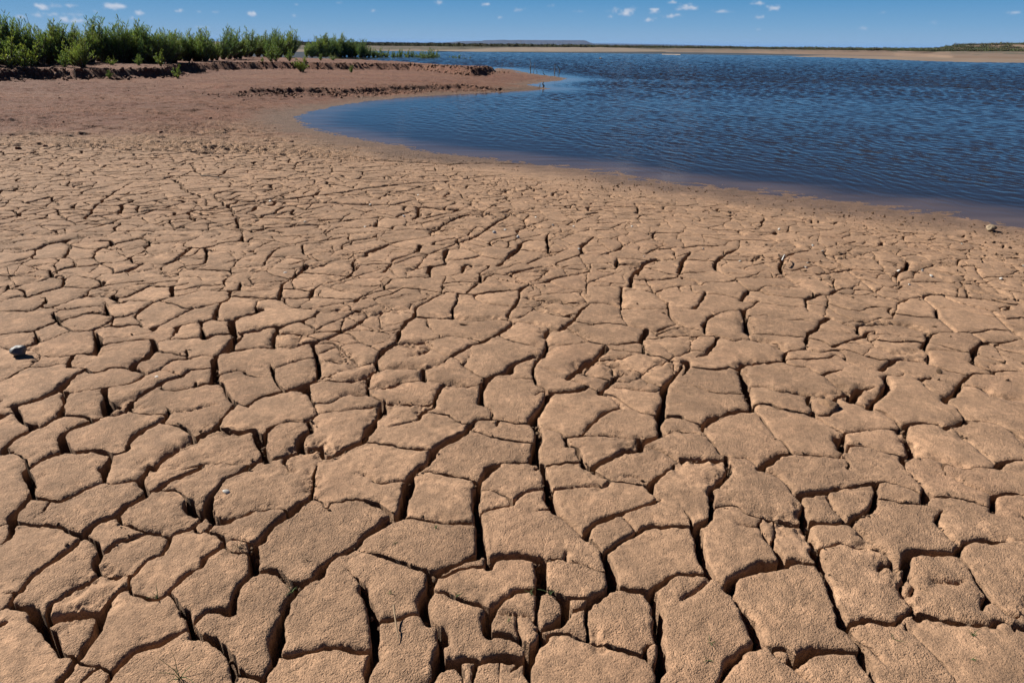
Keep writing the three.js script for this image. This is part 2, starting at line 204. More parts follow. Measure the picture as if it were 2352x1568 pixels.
    [4,1430,855,1540,855,1640,840,1700,815],[2,1350,805,1430,855],[5,1430,860,1400,930,1360,990,1320,1050,1350,1100],[3,965,940,1000,960,1040,980,1040,1045],[3,1040,1048,1130,1055,1200,1070,1300,1075,1345,1085],
    [2,1310,890,1360,860,1420,850],[4,710,800,660,870,640,920,640,950,560,1000,530,1050],[2,560,1000,630,1000,730,1020,820,1075,900,1085],[3,890,1100,930,1050,1040,1045],[3,200,880,310,930,440,935,540,945,640,930],
    [3,0,882,90,870,200,872],[3,0,990,80,975,180,965,295,940],[5,295,930,270,1010,210,1090,170,1160,150,1200,60,1230,0,1252],[1,530,1050,430,1075,330,1100],[2,150,1200,300,1215,420,1240,520,1255,630,1255],
    [5,895,1090,850,1140,760,1190,690,1230,640,1260,620,1310,560,1370,520,1400],[2,1090,1055,1060,1100],[2,880,1120,1000,1155,1100,1180,1180,1195,1345,1215],[5,1350,1100,1360,1180,1340,1250,1325,1345],
    [3,1000,1385,1100,1355,1200,1350,1325,1345],[2,1350,1100,1490,1130,1550,1175],[4,1550,1170,1650,1165],[3,1930,960,1830,990,1760,1050,1700,1100,1650,1165],[1,1790,865,1880,900,1930,960],
    [3,1650,1165,1780,1160,1900,1170,2050,1190],[5,2205,1010,2190,1080,2210,1155],[4,2205,1158,2120,1190,2060,1230],[3,2215,1020,2352,1022],[2,2210,1155,2280,1135,2352,1130],[4,2050,1180,2060,1255],
    [4,2060,1258,1970,1260,1880,1310,1780,1360,1720,1400],[4,1545,1170,1555,1235],[4,1555,1235,1620,1250,1640,1300,1680,1385],[3,1340,1390,1500,1360,1660,1350],[1,2060,1225,2150,1250,2250,1290,2352,1350]]],
  [2048, 800, [
    [3,0,45,100,40,235,25],[4,230,-10,240,25],[1,240,20,300,60,360,80],[3,360,80,450,70,600,70,715,65],[3,680,-15,705,65],[2,715,65,760,90,830,140],[3,715,48,820,60,900,60,1000,40,1150,20],[1,890,65,970,100,1060,150],
    [1,1140,25,1220,80,1320,160],[3,130,125,180,105,300,105,380,90],[1,0,80,90,95,130,125],[2,0,130,130,125],[2,360,80,380,100,450,150],[4,460,155,430,190,410,225],[2,520,160,580,130,700,135,800,135,890,165,900,210],
    [2,450,160,530,160,620,190,740,210,850,218],[4,850,225,900,210,950,190,1010,190,1060,160,1120,145,1220,155,1330,165],[4,1320,170,1395,125],[3,850,230,855,270,870,300],[1,870,300,940,330,1010,350],
    [5,1475,155,1515,125],[4,1460,65,1500,30,1545,-10],[2,1480,60,1500,125],[1,1330,170,1400,210,1490,240],[4,1450,350,1470,310,1490,250,1540,220,1600,210,1660,205,1700,185,1780,185,1880,200,1970,205],
    [2,1000,195,1100,240,1250,265,1400,275,1480,285],[3,1930,100,1960,150,1970,205],[3,1970,205,2100,220,2250,250,2330,260],[1,2030,10,2080,80,2150,140,2250,200,2330,255],[2,1930,100,2080,88],[2,2200,275,2330,260],
    [4,2220,300,2255,288],[1,1800,190,1900,240,2050,280,2140,305],[1,2140,305,2200,370,2310,465],[2,2140,300,2230,300],[1,1660,210,1750,285],[2,1750,285,1850,280,1950,300,2150,345],[4,1750,285,1760,352],[2,1470,318,1600,340,1760,350],
    [1,1765,350,1890,445],[4,160,170,130,230,75,290],[2,155,178,250,185,420,215],[2,0,285,80,290,180,310,220,328],[4,220,330,300,305,400,300,480,270,520,235],[2,510,240,700,270,858,275],[4,220,330,165,370,150,410,160,460],
    [5,430,300,440,370,460,458],[2,450,340,600,330],[2,670,350,740,365,820,360,925,390],[5,1010,348,960,380,925,430,870,460],[4,870,450,850,520],[1,1005,350,1100,390,1220,440],
    [4,1215,465,1220,405,1330,395,1460,390,1540,400,1690,450],[2,880,440,1000,445,1100,455,1215,468],[3,1250,480,1280,450,1330,445],[2,1270,465,1400,465,1560,480,1700,490],[3,1700,465,1800,450,1900,445],[5,1700,465,1690,510,1650,555],
    [2,1900,445,2050,440,2140,425,2300,440],[4,1040,548,1120,520,1200,495,1260,480],[2,870,485,960,510,1040,548],[2,1690,515,1800,545,1900,570,2015,592],[5,2090,510,2040,540,2010,590,2010,655],[4,2090,510,2200,510,2352,488],
    [1,1660,565,1800,570,1930,580],[1,1990,445,2090,510],[2,0,405,60,425,155,445],[1,160,460,250,480,350,505],[3,350,510,400,495,500,500,580,510,650,520,680,560],[4,700,645,710,575],[2,460,458,560,460,700,470,860,480],
    [4,705,578,780,570,850,562],[3,950,590,1030,575,1120,590],[2,850,520,870,570,950,590],[3,710,620,840,630,1000,625,1060,600],[4,235,510,200,550,165,595],[3,90,615,165,595],[5,0,742,30,700,40,640],[3,45,680,130,690,240,700,320,675],
    [4,390,692,430,660,500,650,590,650,700,640],[2,320,672,390,690,410,720],[4,1660,550,1690,580,1700,660],[4,1700,660,1640,640,1560,635,1480,635,1420,670,1370,712],[2,1370,712,1250,690,1130,640,1060,600],
    [2,1420,675,1500,710,1560,740,1630,775],[4,1630,772,1700,760,1745,742],[2,1700,660,1760,680,1850,710,1980,740],[3,2015,660,2060,690,2140,715,2250,715,2352,725],[4,1970,748,2050,725,2140,735],
    [5,410,715,430,780,450,870,470,940,490,985],[4,440,830,560,825,660,855,780,860,900,875,1050,905],[2,0,790,130,830,250,860,448,875],[5,490,985,400,985,300,1010,200,1050,150,1092],[3,150,1090,140,1135],
    [2,0,1030,70,1060,150,1080],[3,0,1140,80,1145,150,1165],[2,700,650,780,680,870,690,920,720,970,740],[2,970,740,1050,800,1150,850],[4,1010,722,1110,702],[3,490,950,580,940,680,975,800,1000,890,1015],[4,880,1022,905,985,870,930,880,880],
    [5,1325,822,1230,830,1190,870,1160,912],[3,1150,858,1070,890,1050,930,1060,980,990,1020,900,1010],[2,1160,912,1250,950,1350,980,1430,1020,1510,1100],[5,1405,765,1420,800,1390,860,1330,910,1290,972],[2,1400,760,1410,740,1520,750],
    [5,1950,770,1900,830,1870,880,1820,890,1830,935],[2,1920,810,2080,840,2160,880,2352,910],[2,1830,930,1900,980,1960,1045],[2,1720,850,1820,890],[2,1630,775,1720,850],[2,900,1020,1000,1080,1120,1140],
    [3,1120,1140,1200,1125,1300,1110,1520,1112],[5,1515,1135,1560,1090,1650,1070,1770,1088],[4,1800,1115,1870,1085,1960,1055],[2,1770,1085,1810,1110],[2,1960,1045,2080,1060,2180,1080,2295,1145],[5,2290,1140,2352,1185],
    [5,1090,1175,1115,1255],[3,1120,1140,1105,1190],[3,1115,1225,1250,1225,1380,1260,1530,1300],[5,1570,1190,1590,1292],[4,1590,1290,1530,1310,1540,1390],[2,1515,1130,1570,1190],[3,1590,1300,1720,1310,1850,1360,1960,1385],
    [1,1880,1120,1960,1190,2080,1280,2180,1370],[2,550,1050,600,1110,640,1170,700,1200,745,1280],[2,490,960,550,1050],[5,750,1285,680,1290,600,1340,530,1390],[4,745,1285,870,1290,1000,1300,1130,1310,1150,1390],[4,0,1325,100,1325,310,1332],
    [4,305,1300,310,1390],[2,230,1230,260,1280,310,1310,440,1310],[1,440,1310,490,1340,540,1385],[2,145,1130,200,1200,230,1230],[4,2352,1320,2260,1330,2170,1380]]],
  [0, 560, [
    [3,0,400,80,385,150,365,240,360],[5,0,445,100,450,180,440,230,430,310,395,370,375,440,365],[4,0,530,100,510,200,480,240,460],[3,230,490,340,490,450,480,510,515],[3,240,460,235,430],[4,440,367,480,400,470,430,430,485],
    [3,490,400,580,420,690,425],[4,680,428,650,450,640,495],[3,645,492,550,500,505,515],[4,505,518,510,545,440,560,350,595],[3,510,542,620,545,695,525],[2,690,525,645,495],[4,690,422,760,400,850,375,930,360,1005,320],
    [3,440,365,520,350,640,330,720,330,800,295],[5,695,370,755,370],[2,470,385,600,380,700,370],[3,755,402,840,430,845,455],[2,740,430,900,410,1015,400],[4,1015,400,1025,375,950,345],[3,1010,400,990,440,900,480,840,510,690,525],
    [3,890,488,1000,490,1110,460,1260,450],[5,1130,530,1190,510,1240,470,1305,418],[5,970,530,920,555,850,580,780,592],[3,900,485,920,520,1040,530,1130,530],[3,690,528,770,560,785,595],[3,1300,420,1260,400,1300,370,1370,340,1480,290],
    [4,1300,415,1380,420,1445,408],[2,1440,410,1530,385,1650,370,1800,375],[3,1420,420,1480,440,1560,440,1600,470],[4,1720,440,1800,400,1890,365],[5,1670,315,1660,365],[2,1655,365,1550,380,1470,390,1460,350],[4,1225,595,1230,560,1300,540,1390,530,1420,480,1415,420],
    [3,1510,540,1600,510,1680,480,1770,462],[4,1800,545,1850,480,1890,430],[3,1890,430,1960,410,2085,400],[2,1850,485,1950,475,2090,468],[3,2080,395,2110,465,2200,450,2350,430],[2,2100,460,2145,490],[4,2080,392,2250,380],
    [3,2060,350,2180,340,2330,340],[4,2250,312,2340,270],[3,2010,320,2140,290,2190,270,2180,240],[5,1760,305,1845,278],[3,1930,545,2050,520,2145,490],[5,2105,540,2090,575],[2,1600,470,1640,500],[2,1770,462,1740,430],[2,1005,322,1100,330,1220,330,1370,340]]],
  [1024, 560, [
    [5,235,270,250,235,300,205],[3,0,270,80,280,220,270,345,288],[4,350,290,360,270,480,260,560,245,700,240],[3,0,230,100,210,190,195],[3,440,262,450,220],[5,625,340,610,315,650,290,740,240,800,210,880,185],[3,880,185,960,175,1040,120],
    [4,580,210,625,172],[4,0,400,80,370,180,355,250,320],[3,250,320,400,315,610,318],[5,190,445,260,420,335,393],[3,335,388,430,370,550,355,620,340],[4,645,375,628,400],[2,250,345,335,385],[5,520,445,545,398],[3,520,440,460,470,360,500],
    [2,335,395,430,415,540,420],[4,75,532,100,490,170,465],[2,20,465,100,455,190,445],[5,710,492,730,430],[4,645,395,690,400,800,380,870,360],[5,870,360,920,340,1000,290,1080,235],[4,1080,235,1180,170],[2,670,290,780,290,960,300],[2,650,320,800,330],
    [4,1035,408,1030,370,1130,345,1240,315,1340,292],[3,870,428,960,420,1040,405],[3,1040,408,1180,420,1330,435,1470,455],[1,800,385,860,420,960,460],[2,735,428,870,425],[4,960,465,880,490,720,500],[5,1300,362,1240,385,1220,420,1160,470,1110,520,1080,545],
    [2,950,465,1060,490,1145,488],[3,1085,542,960,540,840,558],[4,830,590,850,540,890,530],[5,600,595,620,550,710,530],[4,280,590,320,555,350,520],[3,80,570,130,540,220,530,355,525],[3,350,520,360,495,460,470],[5,1440,312,1415,345,1425,400,1425,440],
    [3,1330,365,1415,365],[3,1420,368,1530,355,1560,330,1700,298],[3,1210,290,1330,255,1420,205],[3,1540,285,1570,250,1630,215],[4,1280,530,1350,495,1470,460],[3,1470,460,1520,440,1590,418],[1,1145,490,1280,530],[3,1480,525,1560,495,1665,458],
    [5,1670,458,1655,410,1700,375,1760,325],[3,1820,300,1985,232],[2,1670,458,1790,465],[4,1790,465,1860,445,1920,420,1940,395,1905,360,1910,330],[5,1890,565,1905,485],[2,1500,550,1600,540,1720,530,1895,522],[2,1640,475,1680,530,1720,600],
    [5,2035,597,2080,530,2190,498],[4,2100,460,2170,420,2235,398],[3,1895,525,2080,527],[4,2150,352,2160,310,2180,303],[1,2235,400,2180,370],[2,2060,455,2110,465,2190,497],[3,2190,503,2352,500],[5,2352,525,2335,600],[4,1385,548,1300,565,1180,592],[2,1720,540,1710,590]]],
  [2048, 560, [
    [5,0,512,40,470,60,438],[5,245,585,225,530,260,490,320,450,385,420,395,365],[4,0,590,120,585,240,578],[3,20,500,130,505,228,515],[5,690,590,670,550,690,520,695,485,760,460],[4,760,460,830,445,900,440],[2,280,498,480,505,540,465],
    [2,540,468,650,495],[5,635,328,652,303],[4,500,312,635,318],[2,350,310,420,300,500,310],[4,870,357,890,340,985,328],[2,700,478,880,510,1090,530],[2,980,440,1000,480,1090,530,1155,572],[2,1000,465,1115,455],[3,1140,442,1172,423],
    [4,1110,402,1160,385,1205,368],[4,1100,357,1120,340,1155,330,1155,293],[5,1368,405,1380,373],[3,1300,420,1370,402],[4,1528,338,1560,408],[4,1560,332,1645,312],[1,1440,430,1480,460,1560,510],[5,1560,512,1540,560,1480,592],
    [3,1150,562,1300,570,1450,588],[4,930,600,1050,580,1155,572],[4,560,188,565,225,545,242],[4,528,278,552,263],[4,888,252,897,218],[4,1040,262,1072,233],[3,1900,518,1920,495,2035,490],[3,2020,538,2045,600],[2,1770,530,1950,540],
    [4,1678,377,1752,353],[4,1918,347,1955,327],[4,2208,427,2222,388],[2,2090,465,2290,490],[5,2268,492,2315,483],[3,1840,435,1920,440,1975,422],[2,650,600,700,590]]],
];
// ---------------------------------------------------------------- the lie of the land (water level is y = 0)
const shoreSeen = [[2352,516],[2200,497],[2000,472],[1800,447],[1600,425],[1500,413],[1400,398],[1250,378],[1100,362],[1000,350],[900,333],[800,316],[740,302],[700,288],[676,271],[705,258],[760,245],[850,231],[950,222],[1050,216],[1150,211],[1225,206.5],[1268,204],[1238,199.5],[1210,195],[1240,190],[1290,184.5],[1304,180],[1280,175.5],[1244,172],[1215,168],[1178,160],[1145,156]].map(p => atLevel(...p));
const landPoly = [[13, 6], [12, -2.5], [7.6, -5.2], ...shoreSeen, [-1.8, -46], [-6, -52], [-14, -58], [-30, -66], [-90, -80], [-90, 6]];
const scarpSeen = [[-260,186,.44],[0,178,.44],[55,173,.44],[270,174,.42],[380,170,.42],[416,161,.42],[513,157,.42],[600,154.5,.41],[691,154.3,.4],[739,154.6,.4],[839,154,.38],[939,155,.36],[972,157,.34],[1039,164,.31],[1081,168,.3],[1100,167.5,.28],[1127,163,.26],[1146,158,.22]].map(([x, y, e]) => atLevel(x, y, e));
scarpSeen.push([-0.6, -44], [-0.4, -60]);
scarpSeen.unshift([-60, -20]);
const ledgeSeen = [[540,214],[590,212],[650,209],[720,207],[800,206],[880,201],[960,197.5],[1060,194.5],[1160,196],[1225,201]].map(p => atLevel(...p, 0.2));
function lineDistance(line, x, z, closed) {               // [distance, side: + to the left of the run, where along it 0..n]
  let best = 1e18, side = 1, along = 0;
  for (let i = 0, n = line.length - (closed ? 0 : 1); i < n; i++) {
    const a = line[i], b = line[(i + 1) % line.length], dx = b[0] - a[0], dz = b[1] - a[1], t = clamp(((x - a[0]) * dx + (z - a[1]) * dz) / (dx * dx + dz * dz)), ex = x - a[0] - dx * t, ez = z - a[1] - dz * t, d = ex * ex + ez * ez;
    if (d < best) { best = d; side = dx * ez - dz * ex < 0 ? 1 : -1; along = i + t; }
  }
  return [Math.sqrt(best), side, along];
}
function inland(x, z) {                                   // metres from the water's edge, + on land
  let inside = false;
  for (let i = 0, j = landPoly.length - 1; i < landPoly.length; j = i++) { const a = landPoly[i], b = landPoly[j]; if ((a[1] > z) !== (b[1] > z) && x < (b[0] - a[0]) * (z - a[1]) / (b[1] - a[1]) + a[0]) inside = !inside; }
  const d = lineDistance(landPoly, x, z, true)[0];
  return inside ? d : -d;
}
const profile = d => d < 0 ? Math.max(-0.5, 0.016 * d - 0.02 * d * d) : 0.016 * Math.min(d, 3) + 0.1 * (1 - Math.exp(-((d / 2.6) ** 1.5))) + 0.4 * (1 - Math.exp(-Math.max(0, d - 2) * 0.05));
function within(poly, x, z) { let inside = false; for (let i = 0, j = poly.length - 1; i < poly.length; j = i++) { const a = poly[i], b = poly[j]; if ((a[1] > z) !== (b[1] > z) && x < (b[0] - a[0]) * (z - a[1]) / (b[1] - a[1]) + a[0]) inside = !inside; } return inside; }
const scarpPoly = [...scarpSeen, [0, -300], [-300, -300], [-300, -20]], ledgePoly = [...ledgeSeen, [20, -200], [-200, -200], [-30, ledgeSeen[0][1]]];
// the slow part of the ground on a coarse grid, so that it can be looked up fast
const GX0 = -46, GZ0 = -62, GS = 0.2, GNX = Math.round((15 - GX0) / GS), GNZ = Math.round((5 - GZ0) / GS);
const gInland = new Float32Array(GNX * GNZ);
for (let j = 0; j < GNZ; j++) for (let i = 0; i < GNX; i++) gInland[j * GNX + i] = inland(GX0 + i * GS, GZ0 + j * GS);
function inlandAt(x, z) {
  const fx = clamp((x - GX0) / GS, 0, GNX - 1.001), fz = clamp((z - GZ0) / GS, 0, GNZ - 1.001), i = fx | 0, j = fz | 0, u = fx - i, v = fz - j, o = j * GNX + i;
  return (gInland[o] * (1 - u) + gInland[o + 1] * u) * (1 - v) + (gInland[o + GNX] * (1 - u) + gInland[o + GNX + 1] * u) * v;
}
function base(x, z) {                                     // height of the ground without its fine relief
  let h = profile(inlandAt(x, z));
  if (z < -12) {
    const [d] = lineDistance(scarpSeen, x, z), s = within(scarpPoly, x, z) ? d : -d, dry = smooth(0.1, 2.2, inlandAt(x, z));
    const ragged = 0.3 * fbm(x * 1.1, z * 1.1, 3, 40) + 0.12 * noise(x * 3.4, z * 3.4, 44);
    h += (0.35 * smooth(-0.4, 0.0, s + ragged) + 0.65 * smooth(-0.07, 0.08, s + ragged)) * 0.34 * smooth(-0.5, -1.7, x) * dry + (s > 0 ? Math.min(0.1, s * 0.01) : 0) * dry;
    const [d2, , al2] = lineDistance(ledgeSeen, x, z), s2 = within(ledgePoly, x, z) ? d2 : -d2, m = smooth(-0.3, 1.2, al2) * smooth(9.2, 6.5, al2);
    if (d2 < 6) h += smooth(-0.14, 0.14, s2 + 0.22 * fbm(x * 1.7, z * 1.7, 3, 50) + 0.08 * noise(x * 7, z * 7, 54)) * 0.13 * m * smooth(6, 2, d2) * smooth(0, 0.5, inlandAt(x, z));
  }
  return h;
}
function ground(px, py, guess = 0.2) {                    // where the sight line through that point of the photograph meets the ground
  let e = guess, p = [0, 0];
  for (let k = 0; k < 12; k++) { p = atLevel(px, py, e); e = lerp(e, base(p[0], p[1]), 0.6); }
  return p;
}

// ---------------------------------------------------------------- crack courses on the ground
const segs = [];                                          // [x0, z0, w0, x1, z1, w1]: cuts;  soft: shallow healed seams
const soft = [];
const WIDTH = [0, 0.005, 0.0105, 0.015, 0.021, 0.030];
{
  const K = 2.296875, toWide = 2352 / 3072, lines = [];
  for (const [ox, oy, rows] of SURVEY) for (const r of rows) {
    const pts = [];
    for (let i = 1; i < r.length; i += 2) pts.push([(ox + r[i] / K) * toWide, (oy + r[i + 1] / K) * toWide]);
    lines.push({ w: r[0], pts, open: [true, true] });
  }
  lines.forEach((l, k) => {                               // ends that come close to another crack run into it
    for (const end of [0, 1]) {
      const p = end ? l.pts[l.pts.length - 1] : l.pts[0];
      let best = 17, to = null;
      lines.forEach((m, q) => {
        if (q === k) return;
        for (let i = 0; i + 1 < m.pts.length; i++) {
          const a = m.pts[i], b = m.pts[i + 1], dx = b[0] - a[0], dy = b[1] - a[1], t = clamp(((p[0] - a[0]) * dx + (p[1] - a[1]) * dy) / (dx * dx + dy * dy)), x = a[0] + dx * t, y = a[1] + dy * t, d = Math.hypot(x - p[0], (y - p[1]) * 1.5);
          if (d < best) { best = d; to = [x, y]; }
        }
      });
      if (to) { l.open[end] = false; if (end) l.pts.push(to); else l.pts.unshift(to); }
    }
  });
  lines.forEach((l, k) => {
    const g = l.pts.map(p => ground(p[0], p[1], 0.17)), v = [];
    for (const p of g) if (!v.length || Math.hypot(p[0] - v[v.length - 1].x, p[1] - v[v.length - 1].z) > 0.004) v.push(new THREE.Vector3(p[0], 0, p[1]));
    if (v.length < 2) return;
    const c = new THREE.CatmullRomCurve3(v, false, 'centripetal'), n = Math.max(2, Math.ceil(c.getLength() / 0.025)), q = c.getPoints(n);
    const wd = i => { const t = i / n; return WIDTH[l.w] * (l.open[0] ? 0.25 + 0.75 * smooth(0, 0.45, t) : 1) * (l.open[1] ? 0.25 + 0.75 * smooth(1, 0.55, t) : 1); };
    for (let i = 0; i < n; i++) { const g = [q[i].x, q[i].z, wd(i), q[i + 1].x, q[i + 1].z, wd(i + 1)]; segs.push(g); if (l.w === 1) soft.push(g); }
  });
}
const topTraced = [[-1e4, 532], [640, 532], [800, 505], [1000, 500], [1400, 490], [1568, 492], [1800, 505], [2100, 545], [2352, 585], [1e4, 600]];
function traced(x, z) {
  const [px, py, dep] = toPhoto(x, base(x, z), z);
  if (dep < 0.2 || px < -20 || px > W + 20 || py > HH + 45) return false;
  let k = 0; while (px > topTraced[k + 1][0]) k++;
  const a = topTraced[k], b = topTraced[k + 1];
  return py > lerp(a[1], b[1], (px - a[0]) / (b[0] - a[0]));
}
const spare = [];                                          // finer cracks, for plates the survey left too large
{                                                          // elsewhere the ground splits again and again, as drying mud does
  const r = rng(77);
  let fine = false;
  const split = (poly, depth) => {
    let area = 0, cx = 0, cz = 0;
    for (let i = 0, n = poly.length; i < n; i++) { const a = poly[i], b = poly[(i + 1) % n]; area += (a[0] * b[1] - b[0] * a[1]) / 2; cx += a[0] / n; cz += a[1] / n; }
    area = Math.abs(area);
    const far = Math.hypot(cx, cz), goal = (0.05 + 0.02 * noise(cx * 0.8, cz * 0.8, 9)) * (fine ? 0.95 : far > 10 ? 0.8 : 1);
    if (area < goal * (0.55 + 0.9 * r())) return;
    let long = 0, ax = 1, az = 0;
    for (let i = 0; i < poly.length; i++) for (let j = i + 1; j < poly.length; j++) { const dx = poly[j][0] - poly[i][0], dz = poly[j][1] - poly[i][1], d = Math.hypot(dx, dz); if (d > long) { long = d; ax = dx / d; az = dz / d; } }
    const turn = (r() - 0.5) * 0.9, nx = ax * Math.cos(turn) - az * Math.sin(turn), nz = ax * Math.sin(turn) + az * Math.cos(turn), off = (r() - 0.5) * long * 0.22, c = (cx * nx + cz * nz) + off;
    const A = [], B = [], cut = [];
    for (let i = 0; i < poly.length; i++) {
      const p = poly[i], q = poly[(i + 1) % poly.length], dp = p[0] * nx + p[1] * nz - c, dq = q[0] * nx + q[1] * nz - c;
      (dp < 0 ? A : B).push(p);
      if ((dp < 0) !== (dq < 0)) { const t = dp / (dp - dq), m = [lerp(p[0], q[0], t), lerp(p[1], q[1], t)]; A.push(m); B.push(m); cut.push(m); }
    }
    if (cut.length === 2) {
      const [p, q] = cut, n = Math.max(2, Math.ceil(Math.hypot(q[0] - p[0], q[1] - p[1]) / 0.03)), w = (0.009 + 0.03 * r() ** 2.2) * (depth < 9 ? 1.3 : 1);
      const bend = ([x, z]) => [x + 0.07 * fbm(x * 2.2, z * 2.2, 2, 21) + 0.03 * noise(x * 9, z * 9, 25), z + 0.07 * fbm(x * 2.2, z * 2.2, 2, 31) + 0.03 * noise(x * 9, z * 9, 35)];
      const gone = r();
      let last = bend(p), keep = true;
      for (let i = 1; i <= n; i++) {
        const m = bend([lerp(p[0], q[0], i / n), lerp(p[1], q[1], i / n)]), d = inlandAt(m[0], m[1]);
        const dry = smooth(0.65, 2.3, d + 0.5 * fbm(m[0] * 0.7, m[1] * 0.7, 2, 61));
        if (fine) { if (traced(m[0], m[1])) spare.push([last[0], last[1], 0.003 + w * 0.28, m[0], m[1], 0.003 + w * 0.28]); last = m; continue; }
        keep = !traced(m[0], m[1]) && dry > 0.02 && gone > (1 - dry) * 0.7;
        if (keep) segs.push([last[0], last[1], w * dry, m[0], m[1], w * dry]);
        last = m;
      }
    }
    if (A.length > 2) split(A, depth + 1);
    if (B.length > 2) split(B, depth + 1);
  };
  split([[-17, -21], [9.5, -21], [9.5, -0.2], [-17, -0.2]], 0);
  fine = true; split([[-6, -8.5], [6.5, -8.5], [6.5, -0.6], [-6, -0.6]], 4);
}
{                                                          // short broken cracks where the flat is still drying
  const r = rng(78);
  for (let k = 0; k < 5200; k++) {
    const a = lerp(-0.75, 0.8, r()), far = 3.6 + 9 * r() ** 0.8, x = far * Math.sin(a), z = -far * Math.cos(a), d = inlandAt(x, z);
    if (d < 0.5 || d > 4.2 || r() > smooth(4.2, 1.2, d) * smooth(-0.25, 0.3, fbm(x * 0.9, z * 0.9, 2, 62)) * 0.85) continue;
    let t = r() * 6.283, px = x, pz = z; const n = 1 + Math.floor(r() * 4), w = 0.004 + 0.008 * r() * r();
    for (let i = 0; i < n; i++) { t += (r() - 0.5) * 1.6; const l = 0.018 + 0.03 * r(), qx = px + Math.cos(t) * l, qz = pz + Math.sin(t) * l; segs.push([px, pz, w * (i ? 1 : 0.5), qx, qz, w * (i < n - 1 ? 1 : 0.4)]); px = qx; pz = qz; }
  }
}
// looking up the nearest crack
function finder(list, reach) {
  const cell = 0.1, map = new Map(), key = (i, j) => i * 4096 + j;
  list.forEach((s, k) => {
    const i0 = Math.floor((Math.min(s[0], s[3]) - reach + 50) / cell), i1 = Math.floor((Math.max(s[0], s[3]) + reach + 50) / cell), j0 = Math.floor((Math.min(s[1], s[4]) - reach + 50) / cell), j1 = Math.floor((Math.max(s[1], s[4]) + reach + 50) / cell);
    for (let i = i0; i <= i1; i++) for (let j = j0; j <= j1; j++) { const q = key(i, j); let l = map.get(q); if (!l) map.set(q, l = []); l.push(k); }
  });
  const out = [0, 0];
  return (x, z) => {
    const l = map.get(key(Math.floor((x + 50) / cell), Math.floor((z + 50) / cell)));
    let best = reach, w = 0.006;
    if (l) for (const k of l) {
      const s = list[k], dx = s[3] - s[0], dz = s[4] - s[1], t = clamp(((x - s[0]) * dx + (z - s[1]) * dz) / (dx * dx + dz * dz + 1e-12)), ex = x - s[0] - dx * t, ez = z - s[1] - dz * t, ww = lerp(s[2], s[5], t), d = Math.sqrt(ex * ex + ez * ez) - ww * 0.5;
      if (d < best) { best = d; w = ww; }
    }
    out[0] = best; out[1] = w;
    return out;
  };
}
let cutAt = finder(segs, 0.1);
const softAt = finder(soft, 0.03);
function crack(x, z) {                                     // metres to the nearest crack's edge, negative inside it
  const jx = x + 0.0045 * noise(x * 38, z * 38, 3) + 0.002 * noise(x * 105, z * 105, 4), jz = z + 0.0045 * noise(x * 38, z * 38, 5) + 0.002 * noise(x * 105, z * 105, 6);
  const o = cutAt(jx, jz);
  o[0] += o[1] * 0.3 * noise(x * 13, z * 13, 7);
  return o;
}

// ---------------------------------------------------------------- soil: grain, relief and colour
function periodic(n, period, s) {                          // tiling value noise on an n x n sheet
  const out = new Float32Array(n * n), lat = new Float32Array(period * period), r = rng(s * 7919 + period);
  for (let i = 0; i < lat.length; i++) lat[i] = r();
  for (let j = 0; j < n; j++) { const y = j / n * period, iy = Math.floor(y), fy = y - iy, v = fy * fy * (3 - 2 * fy), r0 = iy % period * period, r1 = (iy + 1) % period * period;
    for (let i = 0; i < n; i++) { const x = i / n * period, ix = Math.floor(x), fx = x - ix, u = fx * fx * (3 - 2 * fx), i0 = ix % period, i1 = (ix + 1) % period;
      out[j * n + i] = lerp(lerp(lat[r0 + i0], lat[r0 + i1], u), lerp(lat[r1 + i0], lat[r1 + i1], u), v); } }
  return out;
}
function sheet(n, f, colour) {
  const d = new Uint8Array(n * n * 4);
  for (let i = 0; i < n * n; i++) { const c = f(i); for (let q = 0; q < 3; q++) d[i * 4 + q] = clamp(Math.round((Array.isArray(c) ? c[q] : c) * 255), 0, 255); d[i * 4 + 3] = 255; }
  const t = new THREE.DataTexture(d, n, n, THREE.RGBAFormat);
  t.wrapS = t.wrapT = THREE.RepeatWrapping; t.magFilter = THREE.LinearFilter; t.minFilter = THREE.LinearMipmapLinearFilter; t.generateMipmaps = true;
  if (colour) t.colorSpace = THREE.SRGBColorSpace;
  t.needsUpdate = true;
  return t;
}
const SOIL_TILE = 0.95;                                     // metres
const soilBump = (() => {
  const n = 2048, a = periodic(n, 96, 1), b = periodic(n, 230, 2), c = periodic(n, 410, 3), d = periodic(n, 900, 4), e = periodic(n, 36, 5);
  return sheet(n, i => {
    let h = 0.1 * e[i] + 0.16 * a[i] + 0.24 * b[i] + 0.28 * c[i] + 0.24 * d[i];
    const pit = clamp((0.36 - b[i] * 0.6 - c[i] * 0.4) / 0.36); h -= 0.55 * pit * pit;            // little pits between the crumbs
    return clamp(h * 1.15 + 0.08);
  });
})();
const soilColour = (() => {
  const n = 1024, a = periodic(n, 14, 11), b = periodic(n, 60, 12), c = periodic(n, 260, 13), d = periodic(n, 512, 14), e = periodic(n, 5, 15);
  return sheet(n, i => {
    const v = 0.83 + 0.1 * (a[i] - 0.5) + 0.12 * (b[i] - 0.5) + 0.16 * (c[i] - 0.5) + 0.16 * (d[i] - 0.5) + 0.06 * (e[i] - 0.5), dust = smooth(0.62, 0.9, a[i] * 0.5 + b[i] * 0.5) * 0.06;
    return [v + dust, v + dust * 0.95, v + dust * 0.9 - 0.01];
  }, true);
})();
const M = {};
M.mud = new THREE.MeshStandardMaterial({ color: 0xffffff, vertexColors: true, map: soilColour, bumpMap: soilBump, bumpScale: 0.0055, roughness: 0.96, metalness: 0 });
M.mudSmooth = M.mud.clone(); M.mudSmooth.bumpScale = 0.0034;
